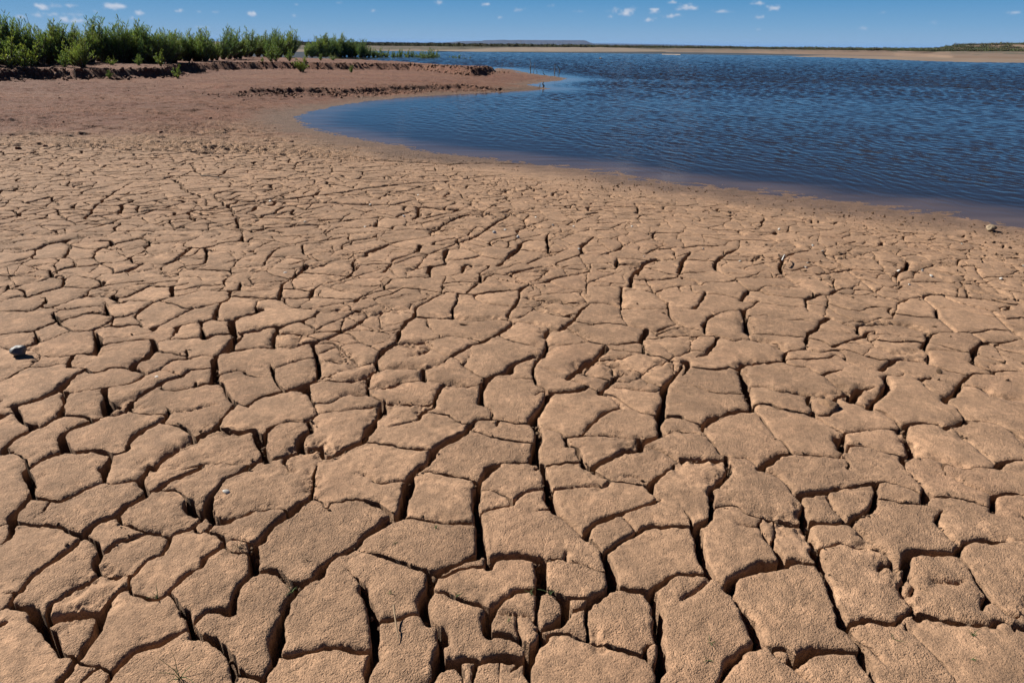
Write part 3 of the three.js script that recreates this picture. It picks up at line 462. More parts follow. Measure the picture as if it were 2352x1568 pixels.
M.mudRough = M.mud.clone(); M.mudRough.bumpScale = 0.0068;
const TAN = [0.346, 0.211, 0.129], RED = [0.145, 0.052, 0.028], DAMP = [0.15, 0.088, 0.06], SAND = [0.205, 0.088, 0.048];
function soilAt(x, z, out) {                                // colour of the earth itself: tan silt, redder clay up the flat, damp margin
  const d = inlandAt(x, z), n = fbm(x * 0.55, z * 0.55, 4, 71), m = fbm(x * 3.1, z * 3.1, 3, 81);
  const red = clamp(smooth(10.5, 19, -z * 0.9 - x * 0.45 + 5 * n) * 0.95 + 0.2 * m), damp = smooth(1.45, 0.2, d + 0.55 * n + 0.35 * m);
  const dust = z > -9 ? 0.16 * smooth(0.18, 0.42, fbm(x * 8.3, z * 8.3, 4, 95)) - 0.12 * smooth(0.22, 0.45, fbm(x * 5.7 + 40, z * 5.7, 4, 97)) : 0;   // pale dried skin, darker silt stains
  const sand = z < -16 ? smooth(0.1, 0.5, fbm(x * 0.2 + 3, z * 0.6, 3, 91) + 0.2) * 0.6 : 0;
  for (let q = 0; q < 3; q++) { let c = lerp(lerp(lerp(TAN[q], RED[q], red), SAND[q], sand), DAMP[q], damp); out[q] = c * (1 + 0.10 * m + 0.08 * n + dust * [1, 1.04, 1.1][q]); }
  return out;
}
// ---------------------------------------------------------------- mud plates
const RIM_Z = -10.4;                                       // beyond this line the flat is one continuous sheet
function edgeZ(x) { return RIM_Z + 0.35 * fbm(x * 0.9, 3.3, 3, 120); }
const flank = z => Math.max(2.2, -z * 0.83 + 1.7);
function inPlates(x, z) { return z < -0.5 && z > edgeZ(x) && Math.abs(x) < flank(z) && inlandAt(x, z) > -0.9; }
const crackFloor = (x, z) => base(x, z) - 0.14 - 0.02 * noise(x * 9, z * 9, 130);
const lakebed = (() => {                                    // the sheet below the plates, seen down the cracks and beyond the frame
  const pos = [], idx = [], col = [], uv = [], s = 0.09, x0 = -14, x1 = 12, z0 = -11.4, z1 = 4, nx = Math.round((x1 - x0) / s), nz = Math.round((z1 - z0) / s), c = [0, 0, 0], id = new Int32Array((nx + 1) * (nz + 1)).fill(-1);
  for (let j = 0; j <= nz; j++) for (let i = 0; i <= nx; i++) {
    const x = x0 + i * s, z = z0 + j * s;
    if (inlandAt(x, z) < -1.2) continue;
    id[j * (nx + 1) + i] = pos.length / 3;
    const inside = inPlates(x, z);
    pos.push(x, (z < edgeZ(x) - 0.12 ? base(x, z) - 0.16 : inside ? crackFloor(x, z) : z > -0.5 || Math.abs(x) > flank(z) ? base(x, z) - 0.014 + 0.01 * fbm(x * 4, z * 4, 3, 131) : crackFloor(x, z)), z);
    soilAt(x, z, c); col.push(...c); uv.push(x / SOIL_TILE, z / SOIL_TILE);
  }
  for (let j = 0; j < nz; j++) for (let i = 0; i < nx; i++) {
    const a = id[j * (nx + 1) + i], b = id[j * (nx + 1) + i + 1], d = id[(j + 1) * (nx + 1) + i], e = id[(j + 1) * (nx + 1) + i + 1];
    if (a >= 0 && b >= 0 && d >= 0 && e >= 0) idx.push(a, d, b, b, d, e);
  }
  const m = new THREE.Mesh(geo(pos, idx, col, uv), M.mud);
  m.name = 'lakebed';
  return structure(m, 'dry tan lakebed of cracked mud filling the foreground', 'lakebed');
})();
{
  const s = 0.005, x0 = -9.6, z0 = -10.95, nx = Math.round((7.4 - x0) / s), nz = Math.round((-0.48 - z0) / s);
  const F = new Float32Array(nx * nz).fill(-1), R = new Float32Array(nx * nz), L = new Int32Array(nx * nz);
  const stack = new Int32Array(nx * nz), queue = new Int32Array(nx * nz);
  let plates, pieces, nextId;
  function survey() {
  L.fill(0); plates = [];
  for (let j = 0; j < nz; j++) for (let i = 0; i < nx; i++) {
    const x = x0 + i * s, z = z0 + j * s;
    if (!inPlates(x, z)) continue;
    const o = crack(x, z), k = j * nx + i;
    F[k] = Math.min(o[0], (z - edgeZ(x)) * 0.7, inlandAt(x, z) + 0.89); R[k] = o[1];
  }
  for (let k = 0; k < nx * nz; k++) if (F[k] > 0 && !L[k]) {          // each patch that cracks close off is one plate
    const p = { id: plates.length + 1, n: 0, i0: 1e9, i1: -1, j0: 1e9, j1: -1, sx: 0, sz: 0 };
    let top = 0; stack[top++] = k; L[k] = p.id;
    while (top) {
      const q = stack[--top], i = q % nx, j = (q / nx) | 0;
      p.n++; p.sx += i; p.sz += j; if (i < p.i0) p.i0 = i; if (i > p.i1) p.i1 = i; if (j < p.j0) p.j0 = j; if (j > p.j1) p.j1 = j;
      if (i > 0 && F[q - 1] > 0 && !L[q - 1]) { L[q - 1] = p.id; stack[top++] = q - 1; }
      if (i < nx - 1 && F[q + 1] > 0 && !L[q + 1]) { L[q + 1] = p.id; stack[top++] = q + 1; }
      if (j > 0 && F[q - nx] > 0 && !L[q - nx]) { L[q - nx] = p.id; stack[top++] = q - nx; }
      if (j < nz - 1 && F[q + nx] > 0 && !L[q + nx]) { L[q + nx] = p.id; stack[top++] = q + nx; }
    }
    plates.push(p);
  }
  nextId = plates.length + 1;
  pieces = plates.flatMap(p => part(p, 0));
  }
  // patches that hang together only by narrow necks part there
  function part(p, level) {
    const t = [0.010, 0.016, 0.024, 0.034, 0.046, 0.06][level];
    if (t === undefined || p.n * s * s < 0.12) return [p];
    const mine = [], kids = [];
    for (let j = p.j0; j <= p.j1; j++) for (let i = p.i0; i <= p.i1; i++) { const k = j * nx + i; if (L[k] === p.id) { L[k] = -p.id; mine.push(k); } }
    for (const k of mine) if (L[k] === -p.id && F[k] > t) {
      const q = { id: nextId++, n: 0, i0: 1e9, i1: -1, j0: 1e9, j1: -1, sx: 0, sz: 0, cells: [] };
      let top = 0; stack[top++] = k; L[k] = q.id;
      while (top) { const c = stack[--top]; q.cells.push(c); for (const e of [c - 1, c + 1, c - nx, c + nx]) if (L[e] === -p.id && F[e] > t) { L[e] = q.id; stack[top++] = e; } }
      if (q.cells.length < 260) { for (const c of q.cells) L[c] = -p.id - 1e7; } else kids.push(q);
    }
    for (const k of mine) if (L[k] === -p.id - 1e7) L[k] = -p.id;
    if (kids.length < 2) { for (const k of mine) L[k] = p.id; return part(p, level + 1); }
    let h = 0, e = 0;
    for (const q of kids) for (const c of q.cells) queue[e++] = c;
    while (h < e) { const c = queue[h++]; for (const d of [c - 1, c + 1, c - nx, c + nx]) if (L[d] === -p.id) { L[d] = L[c]; queue[e++] = d; } }
    const byId = new Map(kids.map(q => [q.id, q]));
    for (const k of mine) { const q = byId.get(L[k]); if (!q) { L[k] = 0; continue; } const i = k % nx, j = (k / nx) | 0; q.n++; q.sx += i; q.sz += j; if (i < q.i0) q.i0 = i; if (i > q.i1) q.i1 = i; if (j < q.j0) q.j0 = j; if (j > q.j1) q.j1 = j; }
    for (const q of kids) delete q.cells;
    return kids.flatMap(q => part(q, level + 1));
  }
  survey();
  {                                                         // large plates crack once more
    const size = new Map(pieces.map(p => [p.id, p.n * s * s]));
    for (const g of spare) {
      const x = (g[0] + g[3]) / 2, z = (g[1] + g[4]) / 2, i = Math.round((x - x0) / s), j = Math.round((z - z0) / s), far = Math.hypot(x, z);
      if (i < 0 || j < 0 || i >= nx || j >= nz || !L[j * nx + i]) continue;
      if (size.get(L[j * nx + i]) > (far < 2.3 ? 0.35 : far < 2.9 ? 0.22 : z > -4.2 ? 0.13 : 0.09) && inlandAt(x, z) > 1.0 + 0.4 * noise(x * 1.5, z * 1.5, 64)) segs.push(g);
    }
    cutAt = finder(segs, 0.1);
    survey();
  }
  const col = [0, 0, 0];
  function build(p) {
    const r = rng(p.id * 97 + 5), cx = x0 + p.sx / p.n * s, cz = z0 + p.sz / p.n * s, far = Math.hypot(cx, cz), area = p.n * s * s;
    const [fx, fy] = toPhoto(cx, 0.16, cz), aside = fx < -150 || fx > W + 150 || fy > HH + 200 || cz > -0.9;
    const st = aside ? 3 : area > 2.5 && far > 3 ? 3 : far < 2.5 ? 1 : far < 5.5 ? 2 : 3;
    const big = area > 1.5 ? 0 : 1, lift = big * (r() - 0.5) * 0.006 * Math.min(1, area / 0.02), tx = big * (r() - 0.5) * 0.02, tz = big * (r() - 0.5) * 0.02, puff = 0.0015 + 0.005 * r(), hue = 1 + (r() - 0.5) * 0.11 * big;
    const i0 = p.i0 - st, j0 = p.j0 - st, ni = Math.ceil((p.i1 - i0) / st) + 2, nj = Math.ceil((p.j1 - j0) / st) + 2;
    const val = new Float32Array(ni * nj), id = new Int32Array(ni * nj).fill(-1), pos = [], clr = [], uv = [], idx = [], rim = [];
    const at = (i, j) => { i = clamp(i, 0, nx - 1); j = clamp(j, 0, nz - 1); return j * nx + i; };
    for (let j = 0; j < nj; j++) for (let i = 0; i < ni; i++) { const k = at(i0 + i * st, j0 + j * st); val[j * ni + i] = L[k] === p.id ? F[k] : L[k] ? -(F[k] + Math.max(R[k] * 0.9, 0.0005)) : Math.min(F[k], -0.0003); if (val[j * ni + i] < -0.03) val[j * ni + i] = -0.03; }
    const height = (x, z, f, w) => {
      const rr = (0.002 + w * 0.36) * (0.8 + 0.6 * noise(x * 7, z * 7, 140)), t = clamp(f / rr), drop = rr * 0.8 * (1 - Math.sqrt(Math.max(0, 1 - (1 - t) * (1 - t))));
      const dry = smooth(0.1, 1.6, inlandAt(x, z)), crumb = smooth(0.12, 0.45, fbm(x * 4.3, z * 4.3, 3, 150)) * smooth(0.06, 0.0, f) * dry;
      const so = softAt(x, z), seam = 0.007 * Math.exp(-((Math.max(0, so[0]) / 0.004) ** 2)) + 0.002 * smooth(0.02, 0, so[0]);
      return base(x, z) + dry * (lift + tx * (x - cx) + tz * (z - cz) + puff * (1 - Math.exp(-f / 0.045)) - puff * 0.5) - drop * (0.35 + 0.65 * dry) - seam
        + 0.006 * fbm(x * 2.6, z * 2.6, 2, 160) * (0.25 + 0.75 * dry) + (0.0045 * fbm(x * 11, z * 11, 3, 165)) * (0.5 + 0.5 * dry) + 0.0025 * noise(x * 55, z * 55, 170) + (1 - dry) * (0.009 * fbm(x * 3.2 + z * 1.3, z * 7, 3, 172) + 0.007 * fbm(x * 12, z * 17, 2, 173)) + crumb * (0.009 * noise(x * 48, z * 48, 175) - 0.010 + 0.005 * noise(x * 110, z * 110, 176));
    };
    const put = (x, z, f, w) => { const n = pos.length / 3; pos.push(x, height(x, z, f, w), z); soilAt(x, z, col); clr.push(col[0] * hue, col[1] * hue, col[2] * hue); uv.push(x / SOIL_TILE, z / SOIL_TILE); return n; };
    const corner = (i, j) => { const o = j * ni + i; if (id[o] < 0) { const k = at(i0 + i * st, j0 + j * st); id[o] = put(x0 + (i0 + i * st) * s, z0 + (j0 + j * st) * s, val[o], R[k] || 0.006); } return id[o]; };
    const cross = new Map();
    const between = (ia, ja, ib, jb) => {
      const a = ja * ni + ia, b = jb * ni + ib, key = a < b ? a * (ni * nj) + b : b * (ni * nj) + a;
      let n = cross.get(key);
      if (n === undefined) { const t = val[a] / (val[a] - val[b]), ka = at(i0 + ia * st, j0 + ja * st); n = put(x0 + (i0 + lerp(ia, ib, t) * st) * s, z0 + (j0 + lerp(ja, jb, t) * st) * s, 0, R[ka] || 0.006); cross.set(key, n); }
      return n;
    };
    // well inside a plate two cells by two become one
    const bi = (ni - 1) >> 1, bj = (nj - 1) >> 1, whole = new Uint8Array(bi * bj), deep = Math.max(0.014, 2 * st * s);
    for (let j = 0; j < bj; j++) for (let i = 0; i < bi; i++) { let ok = 1; for (let e = 0; e < 9 && ok; e++) if (val[(2 * j + ((e / 3) | 0)) * ni + 2 * i + e % 3] < deep) ok = 0; whole[j * bi + i] = ok; }
    const isWhole = (i, j) => i >= 0 && j >= 0 && i < bi && j < bj && whole[j * bi + i];
    for (let j = 0; j < bj; j++) for (let i = 0; i < bi; i++) if (whole[j * bi + i]) {
      const x = 2 * i, y = 2 * j, ring = [corner(x, y)];
      if (!isWhole(i - 1, j)) ring.push(corner(x, y + 1)); ring.push(corner(x, y + 2));
      if (!isWhole(i, j + 1)) ring.push(corner(x + 1, y + 2)); ring.push(corner(x + 2, y + 2));
      if (!isWhole(i + 1, j)) ring.push(corner(x + 2, y + 1)); ring.push(corner(x + 2, y));
      if (!isWhole(i, j - 1)) ring.push(corner(x + 1, y));
      if (ring.length === 4) { if ((i + j) & 1) idx.push(ring[0], ring[1], ring[2], ring[0], ring[2], ring[3]); else idx.push(ring[1], ring[2], ring[3], ring[1], ring[3], ring[0]); }
      else { const c = corner(x + 1, y + 1); for (let e = 0; e < ring.length; e++) idx.push(c, ring[e], ring[(e + 1) % ring.length]); }
    }
    for (let j = 0; j + 1 < nj; j++) for (let i = 0; i + 1 < ni; i++) {
      if (isWhole(i >> 1, j >> 1)) continue;
      const q = [[i, j], [i, j + 1], [i + 1, j + 1], [i + 1, j]], v = q.map(([a, b]) => val[b * ni + a]), m = v.map(a => a > 0);
      const nIn = m[0] + m[1] + m[2] + m[3];
      if (!nIn) continue;
      if (nIn === 4) { const a = corner(...q[0]), b = corner(...q[1]), c = corner(...q[2]), d = corner(...q[3]); if ((i + j) & 1) idx.push(a, b, c, a, c, d); else idx.push(b, c, d, b, d, a); continue; }
      if (nIn === 2 && m[0] === m[2]) {                    // two opposite corners: cut them apart
        for (let e = 0; e < 4; e++) if (m[e]) { const n = (e + 1) & 3, b = (e + 3) & 3, A = corner(...q[e]), B = between(...q[e], ...q[n]), C = between(...q[e], ...q[b]); idx.push(A, B, C); rim.push(B, C); }
        continue;
      }
      const out = []; let from = -1, to = -1;
      for (let e = 0; e < 4; e++) {
        const n = (e + 1) & 3;
        if (m[e]) out.push(corner(...q[e]));
        if (m[e] !== m[n]) { const c = between(...q[e], ...q[n]); out.push(c); if (m[e]) from = c; else to = c; }
      }
      for (let e = 1; e + 1 < out.length; e++) idx.push(out[0], out[e], out[e + 1]);
      if (from >= 0 && to >= 0) rim.push(from, to);
    }
    if (!idx.length) return null;
    // sides: from the rim down into the crack
    const nTop = pos.length / 3, side = new Map();
    const down = n => {
      let w = side.get(n);
      if (w === undefined) {
        w = pos.length / 3; side.set(n, w);
        const x = pos[n * 3], y = pos[n * 3 + 1], z = pos[n * 3 + 2], fl = crackFloor(x, z) - 0.012, g = 0.0035;
        for (let e = 0; e < 3; e++) { const t = e / 2, wx = e ? g * noise(x * 60, z * 60 + e * 9, 180) : 0, wz = e ? g * noise(x * 60 + 7, z * 60 - e * 9, 185) : 0; pos.push(x + wx, lerp(y, fl, t), z + wz); clr.push(clr[n * 3], clr[n * 3 + 1], clr[n * 3 + 2]); uv.push((x + z * 0.7) / SOIL_TILE, (z * 0.3 + lerp(y, fl, t) * 1.1) / SOIL_TILE); }
      }
      return w;
    };
    for (let e = 0; e < rim.length; e += 2) { const a = down(rim[e]), b = down(rim[e + 1]); for (let t = 0; t < 2; t++) idx.push(a + t, a + t + 1, b + t, b + t, a + t + 1, b + t + 1); }
    return { g: geo(pos, idx, clr, uv), cx, cz, far };
  }
  // those that show largest are pieces of their own, the small far ones are joined
  for (const p of pieces) {
    const cx = x0 + p.sx / p.n * s, cz = z0 + p.sz / p.n * s, [px, py] = toPhoto(cx, 0.16, cz);
    p.shows = (px > -60 && px < W + 60 && py < HH + 60 ? 1 : 0.01) * p.n / (Math.hypot(cx, cz) ** 3);
  }
  const order = pieces.filter(p => p.n > 12).sort((a, b) => b.shows - a.shows), rest = [];
  let made = 0, tris = 0;
  order.forEach((p, k) => {
    const b = build(p);
    if (!b) return;
    tris += b.g.index.count / 3;
    if (k < 300) { const m = new THREE.Mesh(b.g, [M.mud, M.mudSmooth, M.mud, M.mudRough, M.mudSmooth][p.id % 5]); m.name = made++ ? `mud_plate_${String(made - 1).padStart(3, '0')}` : 'mud_plate'; lakebed.add(m); } else rest.push(b.g);
  });
  const m = new THREE.Mesh(mergeGeometries(rest), M.mud);
  m.name = 'small_mud_plates'; m.userData.kind = 'stuff';
  lakebed.add(m);
  console.log('plates', plates.length, pieces.length, 'own', made, 'triangles', tris);
}
shade(lakebed);
// ---------------------------------------------------------------- the flat and the spit beyond the plates
const shoreFlat = (() => {
  const pos = [], idx = [], col = [], uv = [], c = [0, 0, 0], radii = [];
  for (let r = 9.9; r < 62;) { radii.push(r); r += r < 14.5 ? 0.024 : r < 16 ? 0.032 : r < 28 ? 0.038 + (r - 16) * 0.002 : 0.062 + (r - 28) * 0.02; }
  const a0 = -0.86, a1 = 0.2, na = 540, id = new Int32Array(radii.length * (na + 1)).fill(-1);
  radii.forEach((r, j) => { for (let i = 0; i <= na; i++) {
    const a = lerp(a0, a1, i / na), x = r * Math.sin(a), z = -r * Math.cos(a);
    if (z > edgeZ(x) + 0.02) continue;
    const d = inlandAt(x, z);
    if (d < -1.0) continue;
    let y = base(x, z);
    const dry = smooth(0.0, 1.5, d), fa = smooth(20, 11, r), o = crack(x, z);
    const cut = z > -20 && x > -16 ? 0.036 * smooth(0.018, -0.004, o[0]) * dry * Math.max(smooth(15, 12, r), smooth(-0.25, 0.2, fbm(x * 0.8, z * 0.8, 2, 195) + 0.15)) * (0.5 + 0.5 * fa) : 0;
    const dl = z < -14 ? lineDistance(ledgeSeen, x, z)[0] : 99, ds = z < -14 ? lineDistance(scarpSeen, x, z)[0] : 99, sl = dl < 9 && within(ledgePoly, x, z) ? 1 : -1, ss = ds < 9 && within(scarpPoly, x, z) ? 1 : -1;
    const clod = (sl < 0 ? smooth(2.2, 0.2, dl) : smooth(0.5, 0, dl)) + (ss < 0 ? smooth(1.6, 0.1, ds) : smooth(0.35, 0, ds));
    y += -cut + (0.014 * fbm(x * 1.7, z * 1.7, 3, 200) + 0.012 * fbm(x * 7, z * 7, 3, 205)) * (0.25 + 0.75 * dry) + 0.003 * noise(x * 21, z * 21, 208);
    const lump = fbm(x * 4.1, z * 4.1, 3, 210); y += clod * (0.075 * Math.max(-0.25, lump) + 0.035 * noise(x * 11, z * 11, 214)) * smooth(0, 0.6, d);
    y += (-0.035 * smooth(0.15, 0.4, fbm(x * 2.3, z * 3.1, 3, 220)) - 0.03 * smooth(0.2, 0.45, fbm(x * 5.1, z * 7.3, 3, 225)) + 0.02 * smooth(0.2, 0.5, fbm(x * 3.7 + 9, z * 5, 3, 230))) * dry;         // trodden pits and scours
    if (z > edgeZ(x) - 0.03) y -= 0.12;
    id[j * (na + 1) + i] = pos.length / 3;
    pos.push(x, y, z); soilAt(x, z, c); col.push(...c); uv.push(x / SOIL_TILE, z / SOIL_TILE);
  } });
  for (let j = 0; j + 1 < radii.length; j++) for (let i = 0; i < na; i++) {
    const a = id[j * (na + 1) + i], b = id[j * (na + 1) + i + 1], d = id[(j + 1) * (na + 1) + i], e = id[(j + 1) * (na + 1) + i + 1];
    if (a >= 0 && b >= 0 && d >= 0 && e >= 0) idx.push(a, b, d, b, e, d);
  }
  console.log('shore triangles', idx.length / 3);
  const m = new THREE.Mesh(geo(pos, idx, col, uv), M.mud.clone());
  m.material.bumpMap = soilBump.clone(); m.material.bumpMap.repeat.set(0.27, 0.27); m.material.bumpMap.needsUpdate = true; m.material.bumpScale = 0.03;
  m.name = 'shore';
  return structure(shade(m), 'reddish mud flat and low eroded spit reaching into the lake', 'shore');
})();

// ---------------------------------------------------------------- water
const waves = (() => {
  const r = rng(12), list = [];
  for (let k = 0; k < 64; k++) { const len = 0.032 * (16 ** (k / 63)), dir = 2.55 + (r() + r() + r() - 1.5) * 1.0, kk = 2 * Math.PI / len; list.push([kk * Math.cos(dir), kk * Math.sin(dir), r() * 6.283, (0.012 + 0.05 * Math.exp(-((Math.log(len / 0.08)) ** 2) / 0.6)) / kk * 1.35 * (0.6 + 0.8 * r()), len]); }
  return list;
})();
function swell(x, z, finest) { let y = 0; const bx = x + 0.25 * noise(x * 0.7, z * 0.7, 300), bz = z + 0.25 * noise(x * 0.7, z * 0.7, 301); for (const [kx, kz, ph, am, len] of waves) if (len > finest) y += am * Math.sin(kx * bx + kz * bz + ph); return y; }
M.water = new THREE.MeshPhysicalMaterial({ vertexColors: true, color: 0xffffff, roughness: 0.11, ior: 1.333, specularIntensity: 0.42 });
M.openWater = new THREE.MeshPhysicalMaterial({ color: new THREE.Color().setRGB(0.017, 0.0145, 0.0145), roughness: 0.11, ior: 1.333, specularIntensity: 0.42, metalness: 0 });
const chops = (() => { const r = rng(13), list = []; for (let k = 0; k < 26; k++) { const len = 0.24 * (2.8 ** (k / 25)), dir = 2.55 + (r() + r() + r() - 1.5) * 1.3, kk = 2 * Math.PI / len; list.push([kk * Math.cos(dir), kk * Math.sin(dir), r() * 6.283, 0.058 / kk * (0.6 + 0.8 * r()), len]); } return list; })();
function chop(x, z, finest = 0) { let y = 0; const bx = x + 0.6 * noise(x * 0.3, z * 0.3, 302), bz = z + 0.6 * noise(x * 0.3, z * 0.3, 303); for (const [kx, kz, ph, am, len] of chops) if (len > finest) y += am * Math.sin(kx * bx + kz * bz + ph); return y; }
const WATER_SPLIT = 40;
const lake = (() => {
  const pos = [], idx = [], col = [], uv = [], radii = [];
  for (let r = 5.4; r < WATER_SPLIT;) { radii.push(r); r += 0.022 + 0.004 * (r - 5.4); }
  radii.push(WATER_SPLIT);
  const a0 = -0.5, a1 = 0.84, na = 800, id = new Int32Array(radii.length * (na + 1)).fill(-1);
  radii.forEach((r, j) => { for (let i = 0; i <= na; i++) {
    const a = lerp(a0, a1, i / na), x = r * Math.sin(a), z = -r * Math.cos(a), d = inlandAt(x, z);
    if (d > 0.9) continue;
    id[j * (na + 1) + i] = pos.length / 3;
    const lee = smooth(-6, 4, x + 0.15 * (-z - 15)), open = smooth(0.25, 3.2, -d - 0.4 * noise(x * 0.5, z * 0.5, 310)) * (0.1 + 0.9 * lee), gust = 0.8 + 0.35 * fbm(x * 0.16, z * 0.3, 3, 320);
    const fade = 0.02 + 0.98 * open * gust;
    pos.push(x, (swell(x, z, 2.2 * (0.022 + 0.004 * (r - 5.4))) * smooth(40, 22, r) + (r > 18 ? chop(x, z, 2.2 * (0.022 + 0.004 * (r - 5.4))) * smooth(18, 36, r) : 0)) * fade + 0.0012 * noise(x * 2.2, z * 6, 330) * smooth(0.1, 0.5, -d), z); uv.push(x / 8, z / 8);
    const siltSheen = smooth(1.3, 0.25, -d + 0.5 * fbm(x * 0.8 + z * 0.5, z * 2.4, 4, 340)) * (0.75 + 0.25 * noise(x * 1.2, z * 5, 345));   // pale shallows: silt, with the bed showing through and sky sheen painted in
    for (let q = 0; q < 3; q++) col.push(lerp([0.017, 0.0145, 0.0145][q], [0.09, 0.064, 0.053][q], siltSheen));
  } });
  for (let j = 0; j + 1 < radii.length; j++) for (let i = 0; i < na; i++) {
    const a = id[j * (na + 1) + i], b = id[j * (na + 1) + i + 1], d = id[(j + 1) * (na + 1) + i], e = id[(j + 1) * (na + 1) + i + 1];
    if (a >= 0 && b >= 0 && d >= 0 && e >= 0) idx.push(a, b, d, b, e, d);
  }
  console.log('water triangles', idx.length / 3);
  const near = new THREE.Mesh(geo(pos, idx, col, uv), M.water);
  near.name = 'lake';
  const p2 = [], i2 = [], rr = [], nA = 330;
  for (let r = WATER_SPLIT; r < 172;) { rr.push(r); r += 0.13 + 0.004 * (r - WATER_SPLIT); }
  for (let i = 0; i <= nA; i++) { const a = lerp(-0.24, 0.86, i / nA); rr.forEach((r, j) => {
    const x = r * Math.sin(a), z = -r * Math.cos(a);
    p2.push(x, chop(x, z) * smooth(0, 4, -inland(x, z)), z);
    if (i && j) { const o = i * rr.length + j; i2.push(o - rr.length - 1, o - 1, o, o - rr.length - 1, o, o - rr.length); }
  }); }
  const far = new THREE.Mesh(geo(p2, i2), M.openWater);
  far.name = 'open_water';
  near.add(far);
  return structure(shade(near), 'wind-rippled dark blue lake with brown shallows', 'lake');
})();
// ---------------------------------------------------------------- far shore: beaches, bars, plain, scrub, mesas
M.farSand = new THREE.MeshStandardMaterial({ color: 0xffffff, vertexColors: true, roughness: 1 });
const farLine = [[-900,113.2],[600,113.2],[889,113.7],[1000,115],[1050,116.2],[1090,115.6],[1300,115.4],[1440,115.5],[1540,116.4],[1620,117.2],[1722,118.6],[1790,120],[1850,121],[1930,122.3],[2060,124.6],[2140,128],[2190,132.5],[2500,137.5],[2900,140],[3600,150]];
function along(list, x) { let k = 0; while (k < list.length - 2 && x > list[k + 1][0]) k++; const a = list[k], b = list[k + 1], t = clamp((x - a[0]) / (b[0] - a[0])); return a.slice(1).map((v, i) => lerp(v, b[i + 1], t)); }
const farLevel = { };
function farWater(px) { const [y] = along(farLine, px), p = atLevel(px, y, 0); return Math.hypot(p[0], p[1]); }
const azOf = (px, py = 115) => { const d = ray(px, py); return Math.atan2(d.x, -d.z); };
const crestSeen = [[-900,0.9,0],[950,0.9,0],[1040,0.9,0],[1400,0.9,0],[1500,0.95,0.15],[1560,1.05,0.5],[1720,1.1,0.45],[1900,1.0,0.75],[2100,1.0,0.8],[2352,1.15,0.8],[3600,1.2,0.8]];
const farShore = (() => {                                   // columns run away from the water's edge to the horizon
  const pos = [], idx = [], col = [], cols = 620, rows = [-6, -1, 0, 0.6, 1.5, 3, 5, 8, 12, 17, 23, 30, 38, 48, 60, 75, 95, 120, 160, 220, 320, 500, 900, 2000, 6000, 14000, 26000];
  const GREEN = [0.036, 0.040, 0.020], SCRUB = [0.061, 0.046, 0.030], BEACH = [0.11, 0.084, 0.063], WARM = [0.12, 0.081, 0.057];
  for (let i = 0; i <= cols; i++) {
    const px = lerp(-900, 3300, i / cols), a = azOf(px), D = farWater(px), [crest, sandy] = along(crestSeen, px);
    rows.forEach((r, j) => {
      const x = (D + r) * Math.sin(a), z = -(D + r) * Math.cos(a), n = fbm(x * 0.05, z * 0.05, 4, 400), m = fbm(x * 0.25, z * 0.12, 3, 410);
      let y = r < 0 ? r * 0.08 : crest * (0.35 * smooth(0, 3, r) + 0.65 * smooth(2, 55, r)) * (1 + 0.18 * n);
      if (r > 60) y = lerp(y, 1.25, smooth(60, 160, r));
      if (r > 2000) y = 1.25 - (r - 2000) * 0.0001;
      const veg = clamp(smooth(-0.1, 0.15, m + n * 0.6 - 0.35 * sandy + (r - lerp(1, 34, sandy)) / lerp(6, 70, sandy)) * (1 - 0.15 * sandy)), warm = smooth(1500, 1900, px);
      for (let q = 0; q < 3; q++) { const s = lerp(BEACH[q], WARM[q], warm), g = lerp(SCRUB[q], GREEN[q], smooth(-0.3, 0.3, fbm(x * 0.02 + 5, z * 0.06, 3, 420) + 0.12)); col.push(lerp(s, g, r > 220 ? 1 : veg) * (1 + 0.15 * m)); }
      pos.push(x, y, z);
      if (i && j) { const o = i * rows.length + j; idx.push(o - rows.length - 1, o - 1, o, o - rows.length - 1, o, o - rows.length); }
    });
  }
  const m = new THREE.Mesh(geo(pos, idx, col), M.farSand);
  m.name = 'far_shore';
  return structure(shade(m), 'pale sandy far shore and scrub plain across the lake', 'far shore');
})();
function bar(name, label, near, far, top, colour, crest) {          // a low bank lying in the lake between two lines of the photograph
  const pos = [], idx = [], col = [], n = 90, k = 8;
  for (let i = 0; i <= n; i++) {
    const t = i / n, px = lerp(near[0][0], near[near.length - 1][0], t), [y0] = along(near, px), [y1] = along(far, px), p = atLevel(px, y0), q = atLevel(px, y1), peak = crest ? Math.max(0.02, 1.66 + Math.hypot((p[0] + q[0]) / 2, (p[1] + q[1]) / 2) * (ray(px, along(crest, px)[0]).y / Math.hypot(rayV.x, rayV.z))) : top;
    for (let j = 0; j <= k; j++) {
      const s = j / k, x = lerp(p[0], q[0], s), z = lerp(p[1], q[1], s), u = fbm(x * 0.3, z * 0.15, 3, 430);
      pos.push(x, -0.04 + (peak + 0.04) * Math.sin(Math.PI * s) ** 0.7 * smooth(0, 0.08, t) * (1 + (crest ? 0.06 : 0.3) * u), z);
      for (let c = 0; c < 3; c++) col.push(colour[c] * (1 + 0.2 * u));
      if (i && j) { const o = i * (k + 1) + j; idx.push(o - k - 2, o - 1, o, o - k - 2, o, o - k - 1); }
    }
  }
  const m = new THREE.Mesh(geo(pos, idx, col), M.farSand);
  m.name = name;
  structure(shade(m), label, 'sandbar');
}
bar('sandbar', 'long pale sandbar lying off the far right shore', [[1795,129.4],[1900,131.8],[2050,137],[2140,141],[2250,143.6],[2352,144.8],[2700,148],[3200,156]], [[1795,128.4],[1960,128.2],[2100,131.5],[2190,134],[2500,138],[3200,143]], 0.25, [0.130, 0.093, 0.066]);
